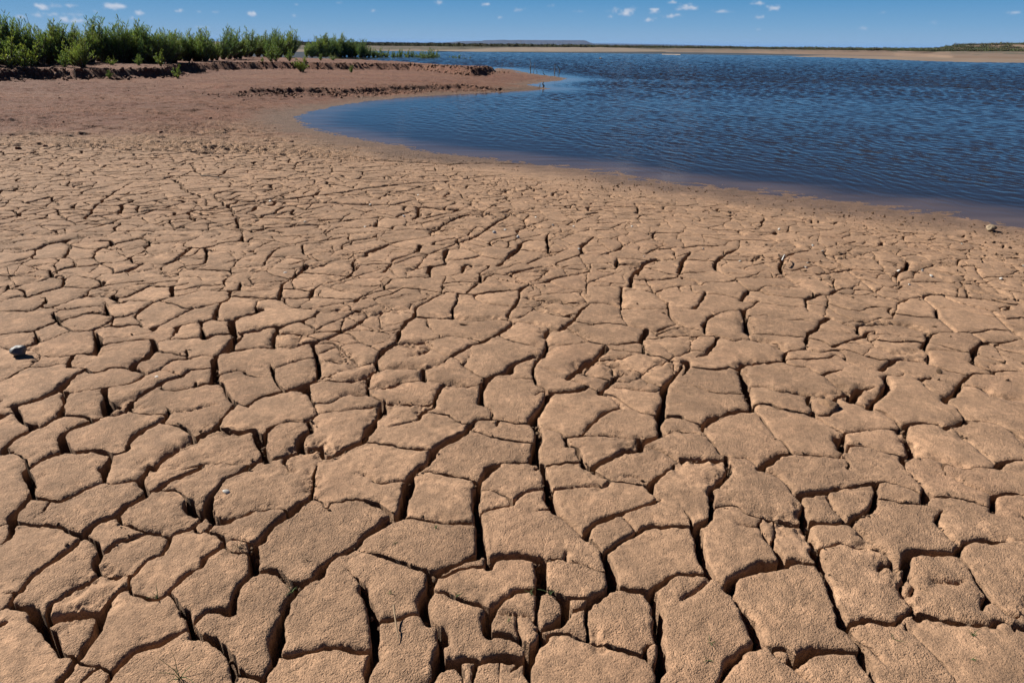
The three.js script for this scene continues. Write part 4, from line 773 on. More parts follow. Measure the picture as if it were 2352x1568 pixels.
bar('sandbar_002', 'broad low pale sand hill on the far shore under the mesa', [[985,116],[1050,117.4],[1100,118.2],[1300,118.6],[1480,118.4],[1545,118.2]], [[985,115.8],[1050,113.6],[1100,111.5],[1300,110.5],[1480,113],[1545,117.8]], 1, [0.133, 0.104, 0.078], [[985,115.8],[1020,114.6],[1060,112.4],[1130,109.6],[1200,108.2],[1260,107.6],[1330,106.6],[1380,107],[1440,109.5],[1500,113.6],[1545,117.4]]);
bar('sandbar_001', 'tiny pale sandbar island left of the far right shore', [[1519,124.9],[1563,126.2]], [[1519,124.2],[1563,125]], 0.1, [0.214, 0.168, 0.130]);

// mesas on the horizon
M.mesa = new THREE.MeshStandardMaterial({ color: 0xffffff, vertexColors: true, roughness: 1 });
function mesa(label, D, outline, depth, talus) {
  const pos = [], idx = [], col = [], n = 200, k = 26;
  const x0 = outline[0][0], x1 = outline[outline.length - 1][0];
  for (let i = 0; i <= n; i++) {
    const px = lerp(x0, x1, i / n), [py] = along(outline, px), a = azOf(px), up = Math.max(0, 1.66 + D * (ray(px, py).y / Math.hypot(rayV.x, rayV.z)));
    for (let j = 0; j <= k; j++) {
      const v = j / k, gully = fbm(px * 0.09 + 3, v * 2, 4, 450), r = D - depth * 0.25 + v * depth, foot = smooth(0, talus, v + 0.1 * gully), cliff = foot < 1 ? 0.72 * foot : 0.72 + 0.28 * smooth(talus, talus + 0.03, v + 0.06 * gully);
      const y = up * Math.min(cliff, 1) * smooth(1, 0.94, v) - 3;
      pos.push(r * Math.sin(a), y, -r * Math.cos(a));
      const band = 0.5 + 0.5 * noise(y * 0.12, px * 0.01, 460), g = smooth(-0.2, 0.3, gully);
      for (let c = 0; c < 3; c++) col.push(lerp(lerp([0.0138, 0.0121, 0.0105][c], [0.0259, 0.0209, 0.0176][c], band), [0.0077, 0.0094, 0.0077][c], 0.65 * g));
      if (i && j) { const o = i * (k + 1) + j; idx.push(o - k - 2, o - 1, o, o - k - 2, o, o - k - 1); }
    }
  }
  const m = new THREE.Mesh(geo(pos, idx, col), M.mesa);
  m.name = 'mesa'; m.name = numbered(m.name);
  structure(shade(m), label, 'mesa');
}
mesa('long flat-topped blue mesa at the centre of the horizon', 9000, [[985,101],[1010,97.5],[1040,95.5],[1055,94],[1075,93.4],[1105,93.2],[1113,91.4],[1140,90.8],[1158,90.2],[1170,91.2],[1190,90.6],[1250,91],[1320,91.2],[1340,91.3],[1346,92.6],[1352,96],[1362,98.8],[1380,102]], 2200, 0.32);
mesa('low blue flat-topped mesa showing between the shrubs on the left', 9500, [[380,97],[420,95.6],[500,95.2],[560,94],[600,92],[680,91.2],[690,91.6],[700,95],[712,98.4],[728,100]], 2600, 0.32);
mesa('low line of blue hills left of the central mesa', 12000, [[700,100],[760,97.6],[840,95.6],[880,95.8],[905,97],[920,96],[950,97],[985,97.2],[1020,98],[1060,101.5]], 1800, 0.5);
mesa('faint low blue ridge trailing right of the central mesa', 12500, [[1330,103],[1360,98.8],[1440,99.6],[1500,100.6],[1600,102.8],[1680,105],[1740,107.5]], 1800, 0.5);
// scrub-covered bluff at the far right
const bluff = (() => {
  const pos = [], idx = [], col = [], n = 150, k = 30, top = [[2150,114],[2168,113.4],[2180,111],[2192,107],[2202,104.2],[2230,103.4],[2290,102.8],[2352,101.4],[2500,101],[2800,104],[3000,114]], D = 420, depth = 260;
  for (let i = 0; i <= n; i++) { const px = lerp(2150, 3000, i / n), [py] = along(top, px), a = azOf(px), up = 1.66 + D * 1.02 * (ray(px, py).y / Math.hypot(rayV.x, rayV.z));
    for (let j = 0; j <= k; j++) {
      const v = j / k, r = D - 60 + v * depth, x = r * Math.sin(a), z = -r * Math.cos(a), g = fbm(x * 0.06, z * 0.06, 4, 470), y = lerp(0.9, up, smooth(0.02, 0.3, v + 0.07 * g)) + 0.25 * g;
      pos.push(x, y - (j === 0 ? 1 : 0), z); const s = smooth(-0.05, 0.25, g); for (let c = 0; c < 3; c++) col.push(lerp([0.101, 0.069, 0.046][c], [0.166, 0.119, 0.086][c], s));
      if (i && j) { const o = i * (k + 1) + j; idx.push(o - k - 2, o - 1, o, o - k - 2, o, o - k - 1); }
    } }
  const m = new THREE.Mesh(geo(pos, idx, col), M.farSand);
  m.name = 'bluff';
  return structure(shade(m), 'low scrub-dotted bluff at the far right of the horizon', 'bluff');
})();
// scrub on the plain and the bluff: a far mass of low bushes
M.scrub = new THREE.MeshStandardMaterial({ color: 0xffffff, roughness: 1 });
{
  const r = rng(61), pos = [], idx = [];
  for (let k = 0; k < 60; k++) {                              // one bush: many small blades spread through a low dome
    const a = r() * 6.283, e = Math.acos(r()), d = 0.35 + 0.65 * r() ** 0.5, cx = Math.cos(a) * Math.sin(e) * d, cy = Math.cos(e) * d * 0.8, cz = Math.sin(a) * Math.sin(e) * d, s = 0.14 + 0.16 * r(), o = pos.length / 3;
    for (let q = 0; q < 3; q++) pos.push(cx + (r() - 0.5) * s * 2, cy + (r() - 0.3) * s * 2, cz + (r() - 0.5) * s * 2);
    idx.push(o, o + 1, o + 2);
  }
  const g = geo(pos, idx), spots = [], q = new THREE.Matrix4(), c = new THREE.Color();
  for (let k = 0; k < 9000; k++) {
    const px = lerp(560, 2600, r()), [crest, sandy] = along(crestSeen, px), D = farWater(px), a = azOf(px), run = (5 + 12 * sandy) + 380 * r() ** 1.7, x = (D + run) * Math.sin(a), z = -(D + run) * Math.cos(a);
    const dens = fbm(x * 0.03, z * 0.06, 3, 480) + 0.22 - 0.12 * sandy * (run < 60 ? 1 : 0);
    if (dens < 0.05 * r()) continue;
    spots.push([x, 0.95 + 0.25 * smooth(0, 120, run), z, 0.35 + 0.9 * r() * r()]);
  }
  const bp = bluff.geometry.attributes.position;
  for (let k = 0; k < 3600; k++) { const n = Math.floor(r() * bp.count), x = bp.getX(n) + (r() - 0.5) * 5, z = bp.getZ(n) + (r() - 0.5) * 8; if (fbm(x * 0.05, z * 0.05, 3, 490) > -0.2) spots.push([x, bp.getY(n), z, 0.5 + 0.8 * r()]); }
  const m = new THREE.InstancedMesh(g, M.scrub, spots.length);
  spots.forEach(([x, y, z, s], i) => { q.makeScale(s * 1.5, s, s * 1.5).setPosition(x, y, z); m.setMatrixAt(i, q); c.setRGB(0.028 + 0.025 * r(), 0.036 + 0.02 * r(), 0.014 + 0.007 * r()); m.setColorAt(i, c); });
  m.name = 'far_scrub'; m.userData = { kind: 'stuff', label: 'low dark green scrub scattered over the far shore', category: 'scrub' };
  scene.add(shade(m));
}
scene.fog = new THREE.FogExp2(new THREE.Color(0.2, 0.46, 1.0), 0.00003);
// ---------------------------------------------------------------- feathery shrubs on the spit
M.leaf = new THREE.MeshPhysicalMaterial({ color: 0xffffff, vertexColors: true, roughness: 0.9, transmission: 0.5, thickness: 0, side: THREE.DoubleSide });
M.stem = new THREE.MeshStandardMaterial({ color: new THREE.Color().setRGB(0.072, 0.043, 0.029), roughness: 0.95 });
M.deadStem = new THREE.MeshStandardMaterial({ color: new THREE.Color().setRGB(0.144, 0.115, 0.086), roughness: 0.95 });
function tube(pts, r0, r1, sides = 5) {                      // tapered limb along points
  const pos = [], idx = [], t = new THREE.Vector3(), u = new THREE.Vector3(), v = new THREE.Vector3(), n = pts.length;
  pts.forEach((p, i) => {
    t.copy(pts[Math.min(i + 1, n - 1)]).sub(pts[Math.max(i - 1, 0)]).normalize();
    u.set(0, 0, 1).cross(t); if (u.lengthSq() < 0.01) u.set(1, 0, 0).cross(t); u.normalize(); v.crossVectors(t, u);
    const r = lerp(r0, r1, i / (n - 1));
    for (let k = 0; k < sides; k++) { const a = k / sides * 6.2832; pos.push(p.x + r * (u.x * Math.cos(a) + v.x * Math.sin(a)), p.y + r * (u.y * Math.cos(a) + v.y * Math.sin(a)), p.z + r * (u.z * Math.cos(a) + v.z * Math.sin(a))); if (i) { const o = (i - 1) * sides, k2 = (k + 1) % sides; idx.push(o + k, o + k2, o + sides + k, o + k2, o + sides + k2, o + sides + k); } }
  });
  const o = pos.length / 3; pos.push(pts[n - 1].x, pts[n - 1].y, pts[n - 1].z); for (let k = 0; k < sides; k++) idx.push((n - 1) * sides + k, (n - 1) * sides + (k + 1) % sides, o);
  return geo(pos, idx);
}
const V = (x, y, z) => new THREE.Vector3(x, y, z);
function shrubKind(seed, o) {                                 // unit height; returns { stems, leaves }
  const r = rng(seed), stems = [], lp = [], li = [], lc = [], d = V(0, 0, 0), p = V(0, 0, 0), w = V(0, 0, 0);
  const blade = (at, dir, len, wid, c) => {
    w.set(r() - 0.5, (r() - 0.5) * 0.4, r() - 0.5).cross(dir).normalize().multiplyScalar(wid);
    const n = lp.length / 3;
    lp.push(at.x, at.y, at.z, at.x + dir.x * len * 0.5 + w.x, at.y + dir.y * len * 0.5 + w.y, at.z + dir.z * len * 0.5 + w.z, at.x + dir.x * len, at.y + dir.y * len, at.z + dir.z * len, at.x + dir.x * len * 0.5 - w.x, at.y + dir.y * len * 0.5 - w.y, at.z + dir.z * len * 0.5 - w.z);
    li.push(n, n + 1, n + 2, n, n + 2, n + 3); for (let k = 0; k < 4; k++) lc.push(...c);
  };
  for (let s = 0; s < o.stems; s++) {
    const skirt = s > o.stems * 0.62, a = r() * 6.283, out = o.wide * (skirt ? 0.8 + 0.5 * r() : 0.1 + 0.75 * Math.sqrt(r())), hgt = skirt ? 0.22 + 0.3 * r() : (o.low + (1 - o.low) * r() ** 1.25) * (1 - 0.3 * (out / o.wide) ** 2), bx = Math.cos(a) * 0.07 * r(), bz = Math.sin(a) * 0.07 * r();
    const at = t => p.set(bx + Math.cos(a) * out * t ** 1.15 + o.lean * t * t * (0.6 + 0.5 * (s % 3) / 2), hgt * t, bz + Math.sin(a) * out * t ** 1.15);
    stems.push(tube([0, 0.25, 0.5, 0.75, 1].map(t => at(t).clone()), 0.012, 0.003, 4));
    const twigs = skirt ? Math.ceil(o.twigs * 0.8) : o.twigs;
    for (let k = 0; k < twigs; k++) {
      const t = (skirt ? 0 : o.bare) + (1 - (skirt ? 0 : o.bare)) * ((k + r()) / twigs), c = at(t).clone(), reach = (0.17 * (1.08 - t) + 0.035) * (0.6 + 0.8 * r()), b = r() * 6.283, up = 0.75 + 0.9 * r();
      d.set(Math.cos(b) + o.lean * 0.8, up, Math.sin(b)).normalize();
      const dx = d.x, dy = d.y, dz = d.z, tone = 0.7 + 0.6 * r(), yel = r();
      const col = [lerp(0.085, 0.185, yel) * tone * o.tint[0], lerp(0.16, 0.25, yel) * tone * o.tint[1], lerp(0.038, 0.045, yel) * tone * o.tint[2]];
      for (let q = 0; q < o.blades; q++) {
        const f = q / o.blades; w.set(0, 0, 0); const pt = c.clone().add(V(dx * reach * f, dy * reach * f + 0.01, dz * reach * f));
        d.set(dx + (r() - 0.5) * 0.9, dy + 0.25 + (r() - 0.35) * 0.8, dz + (r() - 0.5) * 0.9).normalize();
        blade(pt, d.clone(), (0.06 + 0.07 * r()) * (1 - 0.3 * t), (o.fat || 1) * (0.003 + 0.0025 * r()), col);
      }
    }
  }
  return { stems: mergeGeometries(stems), leaves: geo(lp, li, lc) };
}
const T0 = [1, 1, 1], T1 = [1.25, 1.12, 0.9], T2 = [0.85, 0.95, 1.1];
const kinds = [
  shrubKind(1, { stems: 39, wide: 0.27, low: 0.5, lean: 0.10, twigs: 22, blades: 8, bare: 0.06, tint: T0 }), shrubKind(2, { stems: 33, wide: 0.22, low: 0.42, lean: 0.14, twigs: 24, blades: 8, bare: 0.05, tint: T1 }),
  shrubKind(3, { stems: 45, wide: 0.34, low: 0.5, lean: 0.08, twigs: 20, blades: 8, bare: 0.05, tint: T0 }), shrubKind(4, { stems: 36, wide: 0.24, low: 0.35, lean: 0.18, twigs: 24, blades: 8, bare: 0.08, tint: T2 }),
  shrubKind(5, { stems: 42, wide: 0.30, low: 0.55, lean: 0.05, twigs: 22, blades: 8, bare: 0.04, tint: T1 }), shrubKind(6, { stems: 30, wide: 0.21, low: 0.3, lean: 0.2, twigs: 26, blades: 8, bare: 0.06, tint: T0 }),
];
const small = [shrubKind(11, { stems: 12, wide: 0.34, low: 0.4, lean: 0.06, twigs: 12, blades: 7, bare: 0.02, tint: T1, fat: 3.2 }), shrubKind(12, { stems: 10, wide: 0.25, low: 0.45, lean: 0.1, twigs: 13, blades: 7, bare: 0.02, tint: T0, fat: 3.2 }), shrubKind(13, { stems: 16, wide: 0.6, low: 0.4, lean: 0.02, twigs: 12, blades: 7, bare: 0.02, tint: T1, fat: 3 })];
const bareKind = shrubKind(21, { stems: 16, wide: 0.3, low: 0.55, lean: 0.05, twigs: 4, blades: 4, bare: 0.25, tint: T2 });
const mould = (name, k, stem = M.stem) => { const g = new THREE.Group(); g.name = name; const s = new THREE.Mesh(k.stems, stem), l = new THREE.Mesh(k.leaves, M.leaf); s.name = 'stems'; l.name = 'foliage'; g.add(s, l); return shade(g); };
const shrubMoulds = kinds.map(k => mould('shrub', k)), smallMoulds = small.map(k => mould('shrub_seedling', k)), bareMould = mould('shrub', bareKind, M.deadStem);
const shrubRng = rng(99);
function plant(m, px, pyBase, pyTop, wide, label, group, category = 'shrub') {
  const p = ground(px, pyBase, 0.8), y = base(p[0], p[1]), dist = Math.hypot(p[0], p[1]), h = dist * (pyBase - pyTop) / FOCAL * (m.name === 'shrub' ? 1.0 : 1.3), o = m.clone();
  o.position.set(p[0], y - 0.02, p[1]); o.rotation.y = (shrubRng() - 0.5) * 1.4; o.scale.set(h * wide, h, h * wide);
  o.name = m.name; tag(o, label, category, group); scene.add(o);
  return o;
}
// back rows of the thicket: x, base, top in photograph units
const Z4 = (l) => l.map(([x, b, t, w]) => [x / 6, 45.9 + b / 6, 45.9 + t / 6, w]), Z5 = l => l.map(([x, b, t, w]) => [382.8 + x / 6, 45.9 + b / 6, 45.9 + t / 6, w]), Z6 = l => l.map(([x, b, t, w]) => [689 + x / 6, 61.25 + b / 6, 61.25 + t / 6, w]);
const thicket = [
  ...Z4([[-190,640,150],[-70,630,110],[20,610,160],[100,600,50],[165,612,120],[240,610,80],[330,600,150],[430,620,140],[500,610,260],[650,600,190],[720,600,130],[790,590,200],[860,590,170],[930,595,210],[990,590,120],[1060,590,210],[1130,580,190],[1200,580,240],[1270,580,180],[1360,570,85],[1420,575,230],[1480,570,170],[1580,570,190],[1680,580,65],[1740,575,220],[1800,575,140],[1890,580,105],[1960,580,190],[2030,590,170],[2110,590,180],[2170,595,230],[2230,600,200],[2330,600,190]]),
  ...Z5([[60,590,180],[110,585,210],[170,560,240],[240,560,290],[300,560,220],[400,560,135],[460,565,290],[540,570,175],[620,560,250],[690,555,300],[780,545,260],[860,540,185],[950,530,135],[1010,530,270],[1090,515,270],[1150,510,145],[1260,505,200],[1350,505,190],[1420,510,230],[1490,510,170],[1560,515,190],[1650,515,180],[1730,510,160]]),
  ...Z5([[1940,505,330],[2000,500,280],[2080,500,270],[2150,500,240],[2230,500,280],[2300,500,260]]),
  ...Z6([[90,410,260],[150,410,200],[200,412,230],[260,415,150],[320,415,125],[370,415,230],[420,415,190],[480,418,170],[530,415,95],[570,418,200],[610,418,170],[680,420,145],[720,420,230],[760,420,220],[840,430,200],[890,428,260],[950,430,270],[1010,430,300]])];
const standOut = { 3: 'leftmost tall spire of green shrub near the left frame edge', 5: 'broad dark green shrub right of the leftmost tall spire', 19: 'shrub with one long top branch bent to the right in the left thicket', 23: 'shrub with the tallest thin spire left of the middle of the thicket', 26: 'shrub with a thin upright spire just right of the tallest spire', 38: 'green shrub whose narrow plume rises above the blue mesa', 40: 'loose green shrub with a single round plume above the low middle stretch', 45: 'bushy shrub with plumes swept right in the middle of the thicket', 48: 'narrow wispy shrub just left of the last dense middle clump', 55: 'rightmost shrub of the middle clump beside the open gap', 70: 'tallest wispy shrub of the right clump' };
thicket.forEach(([x, b, t], i) => plant(shrubMoulds[(i * 5 + (i >> 2)) % 6], x, b, t, 0.75 + 0.35 * shrubRng(), standOut[i] || (x < 392 ? 'tall feathery green shrub in the dense left half of the thicket' : x < 700 ? 'feathery green shrub in the middle stretch of the thicket' : 'feathery green shrub in the last tall clump before the spit tapers'), x < 392 ? 'shrubs in the left half of the thicket' : x < 700 ? 'shrubs in the middle of the thicket' : 'shrubs in the right clump'));
plant(bareMould, 97, 147.6, 60, 0.8, 'sparse greyish shrub with bare upper branches in the left thicket');
const N = ['first', 'second', 'third', 'fourth', 'fifth', 'sixth', 'seventh', 'eighth', 'ninth', 'tenth', 'eleventh', 'twelfth', 'thirteenth', 'fourteenth', 'fifteenth', 'sixteenth', 'seventeenth', 'eighteenth', 'nineteenth', 'twentieth', 'twenty-first', 'twenty-second', 'twenty-third'];
const edge = [...Z4([[130,660,330,0],[340,660,400,0],[450,640,380,0],[800,700,420,1],[890,650,480,1],[1060,742,520,2],[1480,690,600,1],[1560,722,640,2],[1930,722,600,1],[2230,722,560,0]]), ...Z5([[130,702,560,0],[1330,652,590,0],[1440,592,400,1],[1510,632,450,1],[1700,625,490,1],[1850,642,450,0]]), ...Z6([[30,545,420,0],[290,522,440,1],[350,422,300,0],[450,462,390,2],[700,562,470,1]])].sort((a, b) => a[0] - b[0]);
edge.forEach(([x, b, t, k], i) => plant(smallMoulds[k], x, b, t, 1.1, `small green shrub on the eroded bank, ${N[i]} from the left`, 'small shrubs on the bank'));
plant(shrubMoulds[4], 190, 155, 92, 1.0, 'round yellowish green bush standing in front of the left thicket');
const tapering = Z6([[1080,430,310],[1130,432,350],[1190,435,330],[1280,438,350],[1330,440,370],[1380,440,325],[1480,445,335],[1540,450,345],[1630,465,355],[1690,485,370],[1740,485,335],[1810,480,335],[1850,478,350],[1900,470,385],[2040,480,415],[2105,482,410],[2170,490,395],[2250,496,430],[2320,497,430]]);
tapering.forEach(([x, b, t], i) => plant(smallMoulds[i % 2], x, b, t, 1.15, `small upright green seedling on the thinning spit, ${N[i]} after the tall clump`, 'seedlings on the thinning end of the spit'));
// ---------------------------------------------------------------- stones, clods, sticks, sprouts
function lump(seed, detail, rough, flat = 1) {
  const g0 = new THREE.IcosahedronGeometry(1, detail), p = g0.attributes.position, v = new THREE.Vector3(), key = new Map(), pos = [], idx = [];
  for (let i = 0; i < p.count; i++) { v.fromBufferAttribute(p, i); const k = `${v.x.toFixed(4)},${v.y.toFixed(4)},${v.z.toFixed(4)}`; let n = key.get(k); if (n === undefined) { n = pos.length / 3; key.set(k, n); const f = 1 + rough * (fbm(v.x * 1.3 + v.y * 0.9 + seed * 3, v.z * 1.3 - v.y * 0.8 + seed, 3, seed) * 1.3 + 0.35 * noise(v.x * 4 + v.y * 3, v.z * 4 - v.y * 2, seed + 7)); pos.push(v.x * f, v.y * f * flat, v.z * f); } idx.push(n); }
  const uv = []; for (let i = 0; i < pos.length; i += 3) uv.push(pos[i] * 0.06, (pos[i + 2] + pos[i + 1]) * 0.06);
  return geo(pos, idx, null, uv);
}
M.clod = new THREE.MeshStandardMaterial({ color: new THREE.Color().setRGB(0.288, 0.173, 0.101), map: soilColour, bumpMap: soilBump, bumpScale: 0.006, roughness: 0.97 });
M.redClod = new THREE.MeshStandardMaterial({ color: new THREE.Color().setRGB(0.144, 0.072, 0.043), roughness: 0.97 });
M.greyStone = new THREE.MeshStandardMaterial({ color: new THREE.Color().setRGB(0.122, 0.130, 0.148), map: soilColour, roughness: 0.6 });
M.paleStone = new THREE.MeshStandardMaterial({ color: new THREE.Color().setRGB(0.302, 0.230, 0.158), map: soilColour, roughness: 0.85 });
M.white = new THREE.MeshStandardMaterial({ color: new THREE.Color().setRGB(0.432, 0.418, 0.389), roughness: 0.7 });
M.grass = new THREE.MeshStandardMaterial({ color: new THREE.Color().setRGB(0.065, 0.101, 0.029), roughness: 0.8, side: THREE.DoubleSide });
M.straw = new THREE.MeshStandardMaterial({ color: new THREE.Color().setRGB(0.22, 0.155, 0.095), roughness: 0.9 });
M.wood = new THREE.MeshStandardMaterial({ color: new THREE.Color().setRGB(0.065, 0.047, 0.036), roughness: 0.9 });
function one(name, g, m, at, scale, turn, label, category, group) {
  const o = new THREE.Mesh(g, m); o.name = name; o.position.set(...at); o.scale.set(...scale); o.rotation.set(...turn); tag(o, label, category, group); scene.add(shade(o)); return o;
}
const onGround = (px, py, up = 0) => { const p = ground(px, py, 0.17); return [p[0], base(p[0], p[1]) + up, p[1]]; };
one('stone', lump(3, 4, 0.32, 0.8), M.greyStone, onGround(44, 817, 0.03), [0.036, 0.03, 0.028], [0.2, 0.5, 0.1], 'blue-grey stone on a mud plate at the left edge', 'stone');
one('rock', lump(5, 4, 0.4, 0.7), M.paleStone, onGround(2275, 530, 0.03), [0.048, 0.044, 0.04], [0, 0.3, 0.1], 'pale tan rock on the damp mud by the water at right', 'rock');
{ // crumbled clod wedged between plates, right of centre
  const g = new THREE.Group(); g.name = 'mud_clod'; const p = onGround(1905, 932, -0.026); g.position.set(...p);
  [[0, 0.004, 0, 0.055, 7], [0.055, 0.0, -0.02, 0.03, 8], [-0.05, -0.006, 0.03, 0.034, 9], [0.03, -0.006, 0.045, 0.026, 10]].forEach(([x, y, z, s, k]) => { const m = new THREE.Mesh(lump(k, 4, 0.42, 0.8), M.clod); m.name = 'lump'; m.position.set(x, y, z); m.scale.set(s, s * 0.8, s * 0.9); m.rotation.y = k; g.add(m); });
  tag(g, 'crumbled lump of mud wedged in the cracks right of centre', 'clod'); scene.add(shade(g));
}
// dead sticks
function stick(name, label, parts, material, category = 'snag', group) {        // parts: [part name, points, r0, r1]
  const g = new THREE.Group(); g.name = name; const o = parts[0][1][0].clone(); g.position.copy(o);
  for (const [n, pts, r0, r1] of parts) { const c = new THREE.CatmullRomCurve3(pts.map(p => p.clone().sub(o))), m = new THREE.Mesh(tube(c.getPoints(14), r0, r1, 6), material); m.name = n; g.add(m); }
  tag(g, label, category, group); scene.add(shade(g)); return g;
}
const GV = (px, py, up) => { const a = onGround(px, py, up); return V(...a); };
stick('dead_branch', 'thin dark dead branch lying on the mud at left', [['branch', [GV(462, 409, 0.03), GV(480, 412, 0.04), GV(505, 413.5, 0.035), GV(530, 413.5, 0.03), GV(548, 411, 0.03)], 0.007, 0.004], ['twig', [GV(500, 413, 0.035), GV(503, 417, 0.02)], 0.004, 0.002]], M.wood, 'branch');
stick('twig', 'pale broken twig leaning over a plate edge in the foreground', [['stalk', [GV(905, 1402, 0.02), GV(907, 1420, 0.014), GV(911, 1447, 0.009)], 0.003, 0.002], ['tip', [GV(911, 1447, 0.012), GV(916, 1475, 0.004)], 0.002, 0.001]], M.straw, 'twig');
stick('twig', 'short pale twig stuck in a dark crack on the right', [['stalk', [GV(1794, 613, 0.05), GV(1800, 603, 0.06), GV(1806, 597, 0.02)], 0.006, 0.003]], M.white, 'twig');
function inWater(px, pyBase, list, r0, label, name = 'snag', mat = M.deadStem, group) {
  const [x, z] = atLevel(px, pyBase, 0), D = Math.hypot(x, z), u = D / FOCAL, P = ([a, b, c = 0]) => V(x + (a - px) * u, -0.08 + 0.08 + (pyBase - b) * u, z + c);
  stick(name, label, list.map(([n, pts, s]) => [n, [V(x, -0.1, z).lerp(P(pts[0]), n === 'stem' ? 0 : 1), ...pts.map(P)], r0 * s, r0 * s * 0.35]), mat, 'snag', group);
}
inWater(1218.6, 167, [['stem', [[1218.6, 167], [1218, 155], [1219, 147], [1216, 141]], 1], ['twig', [[1218, 158], [1216, 154]], 0.5]], 0.035, 'tallest thin dead stem standing in the water behind the spit');
inWater(1226, 167, [['stem', [[1225, 167], [1227, 157], [1228, 146]], 1]], 0.02, 'faint leaning dead stem just right of the tallest one');
inWater(1233, 167, [['stem', [[1233.5, 167], [1232, 162]], 1]], 0.03, 'short dead stump right of the tall thin stems');
inWater(1274.5, 167, [['stem', [[1274, 167], [1274.6, 158], [1274, 151]], 1], ['twig', [[1274.6, 165], [1272.5, 163]], 0.6]], 0.035, 'upright dead stem left of the arched one behind the spit tip');
inWater(1286, 165.5, [['stem', [[1286, 165.5], [1284, 158], [1280, 153], [1275, 150]], 1]], 0.04, 'arched dead stem bending left over the water behind the spit tip');
inWater(1152.7, 156, [['stem', [[1152.5, 156], [1153, 151], [1153.4, 147]], 1]], 0.018, 'thin pale stem in the water left of the other dead stems');
inWater(1247.6, 201, [['stem', [[1247.6, 201], [1249, 197.5], [1246.5, 194], [1248, 189.5]], 1], ['twig', [[1248.5, 197], [1250.5, 196.5]], 0.7]], 0.045, 'dark knobbly dead stump standing in the small inlet of the spit', 'snag', M.wood);
inWater(1240, 200.5, [['stem', [[1239.6, 200.5], [1240.6, 193.5]], 1]], 0.028, 'short dark stick left of the knobbly stump in the inlet', 'snag', M.wood);
inWater(1247, 173, [['stem', [[1251, 172.5], [1248, 169], [1246.5, 162.5]], 1]], 0.025, 'dead twig leaning at the far edge of the spit tip', 'snag', M.wood);
stick('driftwood', 'dark bit of driftwood floating in the middle of the lake', [['branch', [[1377, 134.6, 0.02], [1379, 134.8, 0.12], [1381, 135.4, 0.05], [1383.5, 135.2, 0.1]].map(([a, b, y]) => { const p = atLevel(a, b); return V(p[0], y, p[1]); }), 0.07, 0.04]], M.wood, 'driftwood');
// green sprouts
function sprout(px, py, n, len, label, mat = M.grass, spread = 0.8) {
  const r = rng(Math.round(px * 7 + py)), p = onGround(px, py, -0.004), g = new THREE.Group(); g.name = 'grass_sprout'; g.position.set(...p);
  for (let k = 0; k < n; k++) { const a = r() * 6.283, s = spread * (0.4 + r()), l = len * (0.5 + 0.6 * r()), pts = [0, 0.35, 0.7, 1].map(t => V(Math.cos(a) * s * l * t ** 1.4 + 0.006 * (r() - 0.5), l * t * (1 - 0.45 * s * t) + 0.002, Math.sin(a) * s * l * t ** 1.4)), m = new THREE.Mesh(tube(pts, 0.0013, 0.0004, 3), mat); m.name = 'blade'; g.add(m); }
  tag(g, label, 'grass', 'sprouts on the mud'); scene.add(shade(g));
}
const AT = (ox, oy, x, y) => [(ox + x / 2.2969) * 0.765625, (oy + y / 2.2969) * 0.765625];
sprout(...AT(0, 1400, 1240, 1462), 8, 0.09, 'largest tuft of long thin grass at the bottom left edge');
sprout(...AT(0, 1400, 1085, 905), 5, 0.04, 'small green sprig on a plate above the large grass tuft');
sprout(...AT(0, 1400, 2015, 865), 6, 0.035, 'small green sprig at a plate corner left of centre');
sprout(...AT(0, 1400, 1640, 545), 14, 0.035, 'withered brown tuft in the crack junction at left', M.straw, 1.2);
sprout(...AT(0, 1400, 2110, 640), 4, 0.025, 'grey withered wisp on the plate right of the brown tuft', M.straw);
sprout(...AT(1024, 1400, 800, 890), 7, 0.025, 'green shoots along the thin seam at bottom centre');
sprout(...AT(1024, 1400, 1440, 880), 6, 0.03, 'green sprig between the small plates at bottom centre');
sprout(...AT(1024, 1400, 1310, 880), 4, 0.022, 'tiny green shoot left of the sprig between small plates');
sprout(...AT(1024, 1400, 370, 530), 3, 0.02, 'tiny green shoot on the wide plate left of the long vertical crack');
sprout(...AT(1024, 1400, 650, 420), 5, 0.02, 'tiny green shoots near the top of that wide plate');
sprout(...AT(1024, 1400, 330, 880), 4, 0.02, 'tiny green shoot on the plate above the pale twig');
sprout(...AT(1024, 1400, 1150, 1060), 4, 0.025, 'tiny green shoot on the smallest central plate');
sprout(...AT(2048, 1400, 200, 1215), 6, 0.025, 'dark green shoots on the left plate at bottom right');
sprout(...AT(2048, 1400, 185, 1335), 4, 0.025, 'flat green shoots near the bottom edge right of centre');
sprout(...AT(2048, 1400, 1460, 1200), 3, 0.03, 'lone dark blade on the smooth mud at bottom right');
sprout(...AT(2048, 1400, 2000, 1165), 7, 0.03, 'strand of green shoots by the right edge of the bottom');
sprout(...AT(2048, 1400, 1990, 1325), 3, 0.025, 'single blade below the strand at bottom right');
